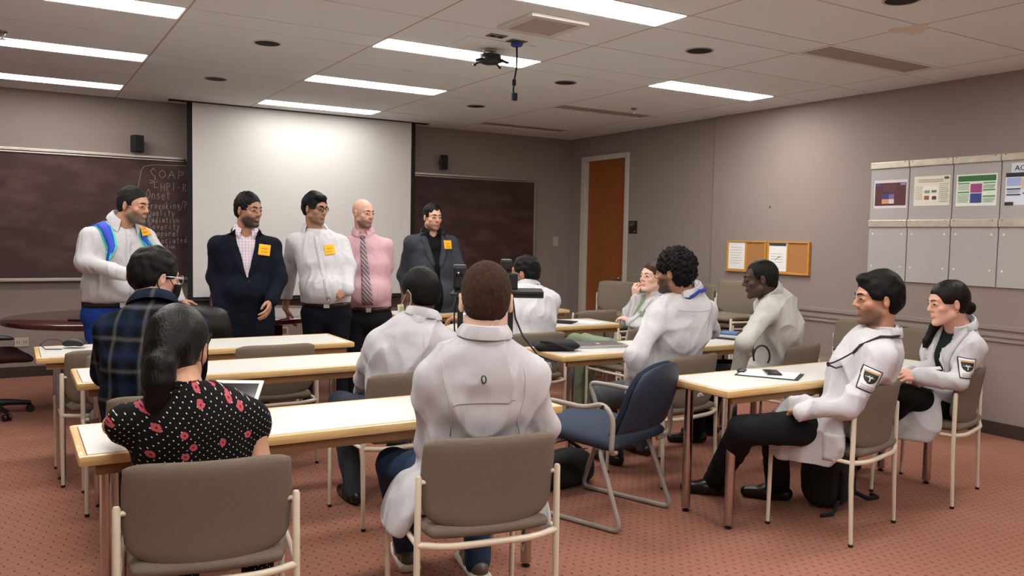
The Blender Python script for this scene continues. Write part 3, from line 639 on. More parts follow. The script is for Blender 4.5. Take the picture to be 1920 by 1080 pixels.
def desk_chair(label, x, y, rz, mback, mseat, z0, z1, hw, arms=True):
    t = thing('office_chair', label, 'office chair', (x, y, 0), math.radians(rz), 'swivel office chairs')
    def b_(u, v):
        f_ = (v+1)/2; w_ = hw*(1-.14*max(0, f_-.5)**2/.25); return Vector((u*w_, -.24+.05*u*u-.10*f_-.03*math.sin(f_*PI), z0+(z1-z0)*f_-.045*abs(u)**3*f_))
    obj('backrest', pad_mesh(b_, 15, 15, .08, 5), mback, t, 'all')
    obj('seat', pad_mesh(lambda u, v: Vector((u*.25, .02+v*.25, .46-.02*(1-u*u)*(1-v*v)-.03*max(0, v)**4)), 13, 13, .09, 5), mseat, t, 'all')
    obj('column', MB().lathe([(.03, .09), (.03, .25), (.022, .25), (.022, .42), (.07, .425)], 16), M_BLACKP, t, True)
    obj('back_support', MB().tube(arc_path([(0, -.05, .41), (0, -.25, .41), (0, -.29, z0+.12)], .06), .022, 10), M_BLACKP, t, True)
    if arms:
        for s in (-1, 1):
            obj('armrest', MB().tube(arc_path([(s*.2, .0, .43), (s*.29, .0, .44), (s*.30, -.01, .60)], .05), .018, 10), M_BLACKP, t, True)
            obj('arm_pad', pad_mesh(lambda u, v: Vector((s*.30+u*.045, v*.13, .615-.01*v*v)), 9, 11, .035, 4), M_BLACKP, t, 'all')
    for k in range(5):
        a = 2*PI*k/5+.3; c_, s_ = math.cos(a), math.sin(a)
        bs = obj('base_spoke', MB().tube([(0, 0, .095), (.15*c_, .15*s_, .09), (.29*c_, .29*s_, .07)], [.032, .025, .016], 10), M_BLACKP, t, True)
        w_ = MB()
        for q in (-.016, .016): w_.lathe([(.001, -.009), (.024, -.009), (.028, 0), (.024, .009), (.001, .009)], 16, (.29*c_-q*s_, .29*s_+q*c_, .028), Matrix.Rotation(a, 4, 'Z') @ Matrix.Rotation(PI/2, 4, 'X'))
        w_.tube([(.29*c_, .29*s_, .028), (.29*c_, .29*s_, .075)], .008, 8); obj('caster', w_, M_BLACKP, bs, True)
    return t
desk_chair('black task chair with burgundy seat cut by the left picture edge', -1.07, 3.62, -80, M_BLACKF, mat('burgundy_fabric', '#3a1d20', 0.9, var=0.1), .58, 1.02, .21)
desk_chair('high black leather chair under the hand of the backpack wearer', .27, 2.62, -20, M_LEATHER, M_LEATHER, .52, .905, .25, False)
desk_chair('burgundy leather chair behind the conference table, mostly hidden by the navy blazer', 1.02, 4.72, 178, M_BURG, M_BURG, .48, .87, .24)

# ------------------------------------------------------------------ equipment stand
t = thing('equipment_stand', 'black stand with flat tray on two upright poles behind the front-centre person', 'stand', (1.25, .10, 0), math.radians(-31))
obj('tray', MB().box((-.23, -.13, 1.10), (.24, .13, 1.118), .004).box((.06, -.14, 1.118), (.24, .13, 1.135), .004), M_BLACKP, t)
for x in (-.185, .075): obj('pole', MB().box((x-.014, -.014, .03), (x+.014, .014, 1.10), .003), M_BLACKP, t)
for x in (-.185, .075): obj('foot', MB().box((x-.02, -.26, 0), (x+.02, .26, .035), .005), M_BLACKP, t)
obj('crossbar', MB().box((-.185, -.012, .30), (.075, .012, .33)), M_BLACKP, t)
obj('cable', MB().tube([(.085, -.02, 1.09), (.10, -.03, .99), (.14, -.05, .90), (.22, -.04, .80), (.32, 0, .76)], .005, 7), M_BLACKP, t, True)
obj('cable', MB().tube([(-.20, -.02, 1.09), (-.215, -.02, 1.0), (-.21, -.02, .85), (-.18, -.02, .78)], .004, 7), M_BLACKP, t, True)
S0 = Matrix.Translation((1.25, .10, 0)) @ Matrix.Rotation(math.radians(-31), 4, 'Z')
def stand_pt(x, y, z): return tuple(S0 @ Vector((x, y, z)))
t = thing('conference_camera', 'black rounded webcam unit with lens standing on the left of the tray', 'webcam', stand_pt(-.19, .0, 1.118), math.radians(-31))
obj('body', MB().box((-.035, -.03, .012), (.035, .03, .135), .014), M_BLACKP, t); obj('base', MB().lathe([(.03, 0), (.03, .008), (.015, .014)], 18), M_BLACKP, t, True)
obj('lens', MB().lathe([(.018, 0), (.018, .006), (.012, .008), (.011, .004), (.001, .003)], 18, (.0, -.03, .085), Matrix.Rotation(PI/2, 4, 'X')), M_GLASSBLK, t, True)
obj('top_cap', MB().box((-.03, -.026, .133), (.03, .026, .139), .002), mat('cap_grey', '#55555a', 0.35), t)
t = thing('video_camera', 'small black video camera on the tray beside the front-centre person', 'video camera', stand_pt(.08, .03, 1.135), math.radians(-31))
obj('body', MB().box((-.03, -.05, 0), (.03, .05, .085), .008), M_BLACKP, t); obj('top_unit', MB().box((-.06, -.04, .10), (.0, .05, .155), .012), M_BLACKP, t)
obj('hinge', MB().box((-.03, -.02, .08), (-.005, .02, .105)), M_BLACKP, t); obj('lens', MB().lathe([(.02, 0), (.02, .02), (.016, .022)], 16, (-.03, .05, .128), Matrix.Rotation(-PI/2, 4, 'X')), M_GLASSBLK, t, True)

# ------------------------------------------------------------------ things on the tables
ZT = .701
t = thing('laptop', 'closed silver laptop on the right middle table', 'laptop', (2.40, .745, ZT), math.radians(-12))
obj('base', MB().box((-.17, -.12, 0), (.17, .12, .010), .004), M_SILVER, t); obj('lid', MB().box((-.17, -.12, .0105), (.17, .12, .017), .003), M_SILVER, t)
obj('lid_logo', MB().lathe([(.016, .017), (.015, .0176), (.001, .0178)], 18), mat('logo_grey', '#d8d8d8', 0.3, 0.5), t)
t = thing('clipboard', 'black clipboard with white paper on the nearest right table', 'clipboard', (2.54, -.58, ZT), math.radians(32))
obj('board', MB().box((-.115, -.16, 0), (.115, .16, .004), .001), M_BLACKP, t); obj('paper', MB().box((-.105, -.14, .0042), (.105, .145, .006)), M_WHITEPAPER, t)
obj('clip', MB().box((-.04, .125, .006), (.04, .158, .014), .003).tube([(-.03, .16, .012), (.03, .16, .012)], .006, 8), M_BLACKP, t, True)
tag(obj('smartphone', MB().box((-.038, -.075, 0), (.038, .075, .009), .003), M_GLASSBLK, None, False, (2.565, -.575, ZT+.0065)), 'black smartphone lying on the clipboard', 'phone').rotation_euler = (0, 0, math.radians(-38))
t = thing('zip_pouch', 'black zip pouch at the left end of the laptop table', 'pouch', (2.035, .70, ZT), math.radians(-25))
obj('body', pad_mesh(lambda u, v: Vector((u*.14, v*.10, .03+.006*u)), 15, 13, .06, 4), M_BLACKF, t, 'all'); obj('strap', MB().tube([(-.10, -.05, .055), (-.05, -.11, .06), (.04, -.115, .03), (.10, -.12, .012)], .008, 8), M_BLACKF, t, True)
def book(name, label, cat, x, y, z, w_, h, th, rz, mc, group=None):
    t = thing(name, label, cat, (x, y, z), math.radians(rz), group)
    obj('cover', MB().box((-w_/2, -h/2, 0), (w_/2, h/2, .003)).box((-w_/2, -h/2, th-.003), (w_/2, h/2, th)).box((-w_/2, -h/2, 0), (-w_/2+.003, h/2, th)), mc, t)
    obj('pages', MB().box((-w_/2+.003, -h/2+.004, .003), (w_/2-.004, h/2-.004, th-.003)), M_WHITEPAPER, t); return t
book('notebook', 'dark covered notebook at the bottom of the pile on the laptop table end', 'notebook', 3.60, .66, ZT, .24, .30, .012, 20, mat('cover_dark', '#35322f', 0.6), 'notebooks by the leaning man')
book('notebook', 'white notebook in the middle of the pile on the laptop table end', 'notebook', 3.60, .67, ZT+.0125, .22, .29, .013, 14, mat('cover_white', '#d9d5cf', 0.6), 'notebooks by the leaning man')
book('notebook', 'blue covered notebook on top of the pile on the laptop table end', 'notebook', 3.63, .69, ZT+.026, .19, .25, .012, 25, mat('cover_blue', '#3f6c9a', 0.5), 'notebooks by the leaning man')
book('magazine', 'dark glossy magazine lying on the table beside the person in scrubs', 'magazine', 3.02, 2.10, ZT, .21, .28, .008, 40, mat('cover_mag', '#26282c', 0.25), 'papers on the far right table')
tag(obj('paper_sheet', MB().box((-.105, -.145, 0), (.105, .145, .0012)), M_WHITEPAPER, None, False, (3.24, 2.05, ZT)), 'loose white sheet beside the dark magazine', 'paper', 'papers on the far right table').rotation_euler = (0, 0, .4)
t = thing('tablet', 'white tablet held up in front of the person in the floral top', 'tablet', (-.20, -.46, ZT), math.radians(-28)); tilt = Matrix.Rotation(math.radians(30), 3, 'X')
obj('body', MB().box((-.09, -.125, -.004), (.09, .125, .004), .003, tilt, (0, 0, .07)), M_WHITEP, t); obj('display', MB().box((-.076, -.105, .0035), (.076, .105, .0048), 0, tilt, (0, 0, .07)), M_GLASSBLK, t)
obj('stand_flap', MB().box((-.05, -.002, 0), (.05, .002, .115), 0, Matrix.Rotation(math.radians(-12), 3, 'X'), (0, .075, .0)), M_WHITEP, t)
t = thing('computer_mouse', 'black mouse-like device with cord on the far left table', 'mouse', (-.58, 1.90, ZT), math.radians(70))
obj('body', pad_mesh(lambda u, v: Vector((u*.036, v*.058, .022+.012*(1-v*v))), 11, 13, .045, 3), M_BLACKP, t, 'all'); obj('cord', MB().tube([(0, .055, .02), (.02, .09, .045), (.0, .15, .05), (-.05, .17, .025), (-.09, .13, .005), (-.10, .04, .005)], .003, 6), M_BLACKP, t, True)
tag(obj('remote_control', MB().box((-.09, -.03, 0), (.09, .03, .016), .005), M_BLACKP, None, False, (-.45, 3.33, .7185)), 'black remote control on the left part of the conference table', 'remote')
bpy.data.objects['remote_control'].rotation_euler = (0, 0, -.45)

# ------------------------------------------------------------------ bags on the floor
def blob_bag(name, label, loc, rz, sx, sy, sz, m):
    t = thing(name, label, 'bag', loc, math.radians(rz)); mb = MB(); nu, nv = 20, 14; vs = []; fs = []
    for j in range(nv+1):
        ph = -PI/2+PI*j/nv
        for i in range(nu):
            a = 2*PI*i/nu; cx, cy, cz = math.cos(a)*math.cos(ph), math.sin(a)*math.cos(ph), math.sin(ph)
            e = lambda q, p: math.copysign(abs(q)**p, q)
            k = 1+.05*math.sin(3*a+2*cz)+.03*math.sin(7*a)
            vs.append((e(cx, .6)*sx*k*(1-.18*max(0, cz)), e(cy, .6)*sy*k*(1-.18*max(0, cz)), (e(cz, .55)+1)*sz/2))
    for j in range(nv):
        for i in range(nu): fs.append((j*nu+i, j*nu+(i+1) % nu, (j+1)*nu+(i+1) % nu, (j+1)*nu+i))
    obj('body', mb.add(vs, fs), m, t, 'all'); return t
t = blob_bag('shoulder_bag', 'black soft shoulder bag on the carpet behind the blue armchair', (1.78, .22, 0), 12, .21, .11, .20, M_BLACKF)
obj('zipper', MB().tube([(-.18, -.02, .185), (0, -.02, .20), (.18, -.02, .185)], .004, 6), mat('zip_grey', '#555555', 0.4, 0.6), t, True)
obj('strap', MB().tube([(-.17, 0, .17), (-.08, .03, .25), (.06, .03, .25), (.17, 0, .17)], .011, 8), M_BLACKF, t, True)
t = blob_bag('backpack', 'black backpack on the floor under the stethoscope wearer\'s chair', (2.86, -.72, 0), 20, .17, .11, .36, M_BLACKF)
obj('front_pocket', pad_mesh(lambda u, v: Vector((u*.11, -.108, .13+v*.09)), 11, 11, .05, 4), M_BLACKF, t, 'all')
obj('strap', MB().tube([(.12, -.10, .06), (.20, -.16, .012), (.27, -.19, .010), (.30, -.15, .012)], .012, 8), M_BLACKF, t, True)
obj('strap', MB().tube([(-.12, -.10, .06), (-.20, -.10, .012), (-.26, -.06, .010)], .010, 8), M_BLACKF, t, True)
obj('buckle', MB().box((-.02, -.142, .17), (.01, -.132, .20), .003), mat('buckle_tan', '#8a6a48', 0.5), t)

# ------------------------------------------------------------------ figures: distance fields meshed with surface nets
from mathutils.bvhtree import BVHTree
def V3(*a): return np.array(a, float)
def nrm(v): v = np.asarray(v, float); return v/(np.linalg.norm(v)+1e-12)
class Field:
    def __init__(s, lo, hi, vox):
        s.lo = np.asarray(lo, float); s.vox = vox; s.n = np.ceil((np.asarray(hi)-s.lo)/vox).astype(int)+1
        s.d = np.full(s.n, 1.0, np.float32); s.ax = [(s.lo[i]+np.arange(s.n[i])*vox).astype(np.float32) for i in range(3)]
    def put(s, lo, hi, fn, k=0.02, sub=False):
        m = k+2.5*s.vox
        a = np.clip(np.floor((np.asarray(lo)-m-s.lo)/s.vox).astype(int), 0, s.n); b = np.clip(np.ceil((np.asarray(hi)+m-s.lo)/s.vox).astype(int)+1, 0, s.n)
        if np.any(b <= a): return
        sl = tuple(slice(a[i], b[i]) for i in range(3))
        X = s.ax[0][sl[0]][:, None, None]; Y = s.ax[1][sl[1]][None, :, None]; Z = s.ax[2][sl[2]][None, None, :]
        e = fn(X, Y, Z); c = s.d[sl]
        if sub: e = -e; h = np.clip(.5+.5*(e-c)/k, 0, 1); s.d[sl] = c*(1-h)+e*h+k*h*(1-h)
        else: h = np.clip(.5+.5*(c-e)/k, 0, 1); s.d[sl] = c*(1-h)+e*h-k*h*(1-h)
    def cone(s, a, b, ra, rb, k=0.02, sub=False):
        a = np.asarray(a, float); b = np.asarray(b, float); ba = b-a; L2 = ba@ba+1e-12; r = max(ra, rb)
        def fn(X, Y, Z):
            x, y, z = X-a[0], Y-a[1], Z-a[2]; t = np.clip((x*ba[0]+y*ba[1]+z*ba[2])/L2, 0, 1)
            return np.sqrt((x-t*ba[0])**2+(y-t*ba[1])**2+(z-t*ba[2])**2)-(ra+(rb-ra)*t)
        s.put(np.minimum(a, b)-r, np.maximum(a, b)+r, fn, k, sub)
    def ell(s, c, r, Rm=None, k=0.02, sub=False):
        c = np.asarray(c, float); r = np.asarray(r, float); Rm = np.eye(3) if Rm is None else Rm; ext = np.abs(Rm)@r
        def fn(X, Y, Z):
            x, y, z = X-c[0], Y-c[1], Z-c[2]; q = [x*Rm[0, i]+y*Rm[1, i]+z*Rm[2, i] for i in range(3)]
            k0 = np.sqrt(sum((q[i]/r[i])**2 for i in range(3))); k1 = np.sqrt(sum((q[i]/r[i]**2)**2 for i in range(3)))+1e-6
            return k0*(k0-1)/k1
        s.put(c-ext, c+ext, fn, k, sub)
    def ecap(s, a, b, xa, ra, rb, k=0.03):
        a = np.asarray(a, float); b = np.asarray(b, float); ax = nrm(b-a); L = np.linalg.norm(b-a); xa = nrm(xa-ax*(xa@ax)); ya = np.cross(ax, xa); r = max(*ra, *rb)
        def fn(X, Y, Z):
            x, y, z = X-a[0], Y-a[1], Z-a[2]; h = x*ax[0]+y*ax[1]+z*ax[2]; t = np.clip(h/L, 0, 1); e = h-t*L
            u = x*xa[0]+y*xa[1]+z*xa[2]; v = x*ya[0]+y*ya[1]+z*ya[2]; rx = ra[0]+(rb[0]-ra[0])*t; ry = ra[1]+(rb[1]-ra[1])*t
            q = np.sqrt((u/rx)**2+(v/ry)**2+(e/ry)**2); q1 = np.sqrt((u/rx**2)**2+(v/ry**2)**2+(e/ry**2)**2)+1e-6
            return q*(q-1)/q1
        s.put(np.minimum(a, b)-r, np.maximum(a, b)+r, fn, k)
    def rbox(s, c, half, Rm, r=0.008, k=0.02, sub=False):
        c = np.asarray(c, float); half = np.asarray(half, float)-r; ext = np.abs(Rm)@(half+r)
        def fn(X, Y, Z):
            x, y, z = X-c[0], Y-c[1], Z-c[2]; q = [np.abs(x*Rm[0, i]+y*Rm[1, i]+z*Rm[2, i])-half[i] for i in range(3)]
            return np.sqrt(sum(np.maximum(qi, 0)**2 for qi in q))+np.minimum(np.maximum(np.maximum(q[0], q[1]), q[2]), 0)-r
        s.put(c-ext, c+ext, fn, k, sub)
    def half(s, n, off, k=0.004):   # keep the side where n.p < off
        n = nrm(n); s.put(s.lo, s.lo+s.n*s.vox, lambda X, Y, Z: -(X*n[0]+Y*n[1]+Z*n[2]-off), k, True)
    def mesh(s):
        d = s.d; neg = d < 0; cnt = np.zeros(np.array(d.shape)-1, np.uint8)
        offs = [(i, j, k) for i in (0, 1) for j in (0, 1) for k in (0, 1)]
        for o in offs: cnt += neg[o[0]:d.shape[0]-1+o[0], o[1]:d.shape[1]-1+o[1], o[2]:d.shape[2]-1+o[2]]
        I = np.argwhere((cnt > 0) & (cnt < 8)); ids = -np.ones(cnt.shape, np.int64); ids[I[:, 0], I[:, 1], I[:, 2]] = np.arange(len(I))
        C = np.stack([d[I[:, 0]+o[0], I[:, 1]+o[1], I[:, 2]+o[2]] for o in offs], 1)
        pos = np.zeros((len(I), 3)); num = np.zeros(len(I))
        for a in range(8):
            for b in range(a+1, 8):
                oa, ob = np.array(offs[a]), np.array(offs[b])
                if np.abs(oa-ob).sum() != 1: continue
                va, vb = C[:, a], C[:, b]; m = (va < 0) != (vb < 0); t = np.where(m, va/np.where(m, va-vb, 1), 0)
                pos += m[:, None]*(oa+t[:, None]*(ob-oa)); num += m
        P = s.lo+(I+pos/num[:, None])*s.vox; F = []
        for ax in range(3):
            u, v = [(1, 2), (2, 0), (0, 1)][ax]
            sl0 = [slice(None)]*3; sl1 = [slice(None)]*3; sl0[ax] = slice(0, -1); sl1[ax] = slice(1, None)
            E = np.argwhere(neg[tuple(sl0)] != neg[tuple(sl1)])
            E = E[(E[:, u] > 0) & (E[:, v] > 0) & (E[:, u] < cnt.shape[u]) & (E[:, v] < cnt.shape[v])]
            if not len(E): continue
            q = []
            for du, dv in ((-1, -1), (0, -1), (0, 0), (-1, 0)):
                c = E.copy(); c[:, u] += du; c[:, v] += dv; q.append(ids[c[:, 0], c[:, 1], c[:, 2]])
            q = np.stack(q, 1); fl = ~neg[E[:, 0], E[:, 1], E[:, 2]]; q[fl] = q[fl][:, ::-1]; F.append(q)
        F = np.concatenate(F); return P, F[(F >= 0).all(1)]
def smooth_verts(P, F, it=1, lam=0.5):
    e = np.concatenate([F[:, [0, 1]], F[:, [1, 2]], F[:, [2, 3]], F[:, [3, 0]]]); i = np.concatenate([e[:, 0], e[:, 1]]); j = np.concatenate([e[:, 1], e[:, 0]])
    deg = np.bincount(i, minlength=len(P))[:, None]
    for _ in range(it):
        S = np.stack([np.bincount(i, weights=P[j, c], minlength=len(P)) for c in range(3)], 1); P = P+lam*(S/np.maximum(deg, 1)-P)
    return P
def vnormals(P, F):
    n = np.cross(P[F[:, 2]]-P[F[:, 0]], P[F[:, 3]]-P[F[:, 1]]); N = np.stack([sum(np.bincount(F[:, k], weights=n[:, c], minlength=len(P)) for k in range(4)) for c in range(3)], 1)
    return N/(np.linalg.norm(N, axis=1, keepdims=True)+1e-12)
def waves(P, freq, n=10, seed=0, aniso=(1, 1, 1)):
    r = np.random.default_rng(seed); out = np.zeros(len(P)); Q = P+0.25/freq*np.sin(P[:, [1, 2, 0]]*freq*0.7+r.uniform(0, 6, 3))*2
    for _ in range(n):
        k = nrm(r.normal(size=3))*np.array(aniso)*freq*r.uniform(.6, 1.6); out += np.sin(Q@k+r.uniform(0, 6.28))
    return out/math.sqrt(n/2)
def np_mesh(name, P, F, mats, cols=None, smooth=True):
    me = bpy.data.meshes.new(name); me.vertices.add(len(P)); me.vertices.foreach_set('co', np.ascontiguousarray(P, dtype=np.float32).ravel())
    me.loops.add(F.size); me.loops.foreach_set('vertex_index', F.ravel().astype(np.int32)); me.polygons.add(len(F))
    me.polygons.foreach_set('loop_start', np.arange(0, F.size, 4, dtype=np.int32)); me.polygons.foreach_set('loop_total', np.full(len(F), 4, np.int32))
    me.polygons.foreach_set('use_smooth', np.ones(len(F), bool)); me.update(calc_edges=True); me.validate()
    if cols is not None:
        a = me.color_attributes.new('Col', 'FLOAT_COLOR', 'POINT'); a.data.foreach_set('color', np.concatenate([cols, np.ones((len(P), 1))], 1).astype(np.float32).ravel())
    me.materials.append(mats); return me
def rotz(a): c, s = math.cos(a), math.sin(a); return np.array([[c, -s, 0], [s, c, 0], [0, 0, 1.]])
def rotx(a): c, s = math.cos(a), math.sin(a); return np.array([[1., 0, 0], [0, c, -s], [0, s, c]])
def roty(a): c, s = math.cos(a), math.sin(a); return np.array([[c, 0, s], [0, 1., 0], [-s, 0, c]])

def head_field(F, T, Rh, hs, fem=False, jaw=1.0):
    """T head centre, Rh head frame (columns x right, y front, z up), hs scale"""
    g = lambda p: T+Rh@(np.array(p, float)*hs)
    E = lambda c, r, k=.012, sub=False, Rm=None: F.ell(g(c), np.array(r)*hs, Rh if Rm is None else Rh@Rm, k*hs, sub)
    C = lambda a, b, ra, rb, k=.012, sub=False: F.cone(g(a), g(b), ra*hs, rb*hs, k*hs, sub)
    E((0, -.014, .036), (.075, .096, .087)); E((0, .022, .028), (.064, .070, .070))
    E((0, .030, -.045), (.056*jaw, .060, .070), .02)
    for s in (-1, 1):
        C((s*.049*jaw, .0, -.058), (s*.016*jaw, .066, -.098), .019, .016, .018)
        E((s*.043, .058, -.022), (.02, .02, .017), .018); C((s*.012, .089, .026), (s*.042, .074, .026), .010, .009, .012)
        E((s*.031, .100, .006), (.017, .016, .013), .012, True)
        C((s*.022, .0815, .005), (s*.039, .0768, .005), .0118, .0108, .006)
        E((s*.0765, -.010, -.004), (.009, .018, .031), .006, False, rotz(s*-.45)@rotx(-.18)); E((s*.086, -.004, .0), (.005, .009, .016), .004, True)
        E((s*.0115, .0945, -.030), (.008, .009, .007), .007)
    E((0, .073, -.101), (.020*jaw, .019, .017), .014)
    C((0, .090, .012), (0, .1055, -.024), .0075, .0108, .012)
    E((0, .089, -.056), (.021, .010, .0055), .006); E((0, .088, -.066), (.018, .010, .0065), .006); E((0, .098, -.061), (.021, .006, .0018), .003, True)
def face_cols(P, T, Rh, hs, skin, lip, beard, scalp):
    L = ((P-T)@Rh)/hs; x, y, z = L.T; base = np.tile(np.array(skin), (len(P), 1)); sm = lambda v, a, b: np.clip((v-a)/(b-a), 0, 1)
    near = (np.abs(x) < .12) & (np.abs(y) < .16) & (z > -.14) & (z < .16)
    def mix(m, c): base[:] = base*(1-m[:, None])+np.array(c)*m[:, None]
    mix(near*.35*np.exp(-((np.abs(x)-.045)/.02)**2-((z+.02)/.02)**2)*(y > .03), (skin[0]*1.0, skin[1]*.72, skin[2]*.66))
    if scalp:
        amt, col, line = scalp; m = sm(z, -.055, -.035)*np.maximum(sm(z-.0, line, line+.02)*1.0, sm(-y, -.03, 0.0)*sm(z, -.05, -.01)); m *= ~((np.abs(x) > .068) & (np.abs(y+.01) < .024) & (z < .03))
        mix(near*amt*m, col)
    if beard:
        amt, col, top = beard; lowf = sm(-z, -top-.0, -top+.02)*sm(y, -.012, .012)*sm(z, -.135, -.115)
        front = sm(y, .055, .075); keep = 1-front*sm(z, -.05, -.035)*0.9; keep *= 1-np.exp(-(x/.02)**2-((z+.061)/.009)**2)*front
        mix(near*amt*np.clip(lowf*keep, 0, 1), col); mix(near*amt*.9*np.exp(-(x/.022)**4-((z+.046)/.006)**2)*front, col)
    mix(near*(.75*np.exp(-(x/.019)**4-((z+.061)/.010)**4))*sm(y, .08, .088), lip)
    return base
def hand_field(F, W, d, nb, side, curl=.5, spread=.12, hs=1.0, thumb=.6):
    """W wrist, d finger direction, nb back-of-hand normal, side=+1 right hand"""
    d = nrm(d); nb = nrm(nb-d*(nb@d)); xr = np.cross(d, nb)      # for palm-down, d forward, nb up: xr points right
    t = -side*xr                                               # thumb side
    P = lambda a, b, c: W+(t*a+d*b+nb*c)*hs
    kn = [(.030, .088, .004), (.010, .093, .006), (-.011, .089, .004), (-.030, .080, 0)]
    for i, q in enumerate(kn):
        F.cone(P(q[0]*.55, 0, 0), P(*q), .016*hs, .0115*hs, .010*hs)
        L = [(.041, .026, .020), (.046, .029, .022), (.043, .027, .021), (.033, .021, .018)][i]; a = 0; p = P(*q); ang = (i-1.4)*-spread
        for j in range(3):
            a += curl*[1.0, 1.15, .75][j]; dr = (d*math.cos(a)-nb*math.sin(a)); dr = nrm(dr+t*ang*math.cos(a)); q2 = p+dr*L[j]*hs
            F.cone(p, q2, (.0098-.0009*j)*hs, (.0090-.0009*j)*hs, .004*hs); p = q2
    b0 = P(.020, .018, -.004); b1 = P(.045, .050, -.014-.02*curl*thumb); b2 = P(.052-.02*curl*thumb, .082, -.022-.03*curl*thumb); b3 = P(.048-.03*curl*thumb, .106, -.028-.035*curl*thumb)
    F.cone(b0, b1, .016*hs, .0125*hs, .010*hs); F.cone(b1, b2, .0115*hs, .010*hs, .004*hs); F.cone(b2, b3, .010*hs, .008*hs, .004*hs)

SKIN = {'tan': ((.50, .27, .17), (.42, .17, .13)), 'olive': ((.40, .21, .13), (.33, .13, .10)), 'light': ((.66, .38, .28), (.55, .20, .18)),
        'fair': ((.72, .46, .36), (.62, .22, .20)), 'brown': ((.26, .125, .075), (.22, .08, .06)), 'deep': ((.055, .028, .020), (.07, .03, .028)), 'dark': ((.12, .055, .034), (.12, .045, .035))}
M_SKIN = mat('skin', '#c08a6a', 0.5, col_attr='Col', bump=0.06, bscale=700, spec=0.35, sss=0.08)
M_EYE = mat('eye', '#dddddd', 0.15, col_attr='Col')
def hairmat(name, c, r=.45): return mat('hair_'+name, c, r+.12, var=.35, vscale=90, stretch=(1, 1, .25), bump=.35, bscale=160, spec=.18)
H_BLACK = hairmat('black', '#0a0808'); H_DKBROWN = hairmat('dark_brown', '#1e1512'); H_GREYBLK = hairmat('greying_black', '#1c1a19', .6); H_BROWN = hairmat('brown', '#4a3526', .6); H_CROP = hairmat('cropped_brown', '#3b2a20', .8); H_LTBR = hairmat('light_brown', '#3d2a20')
class Person: pass
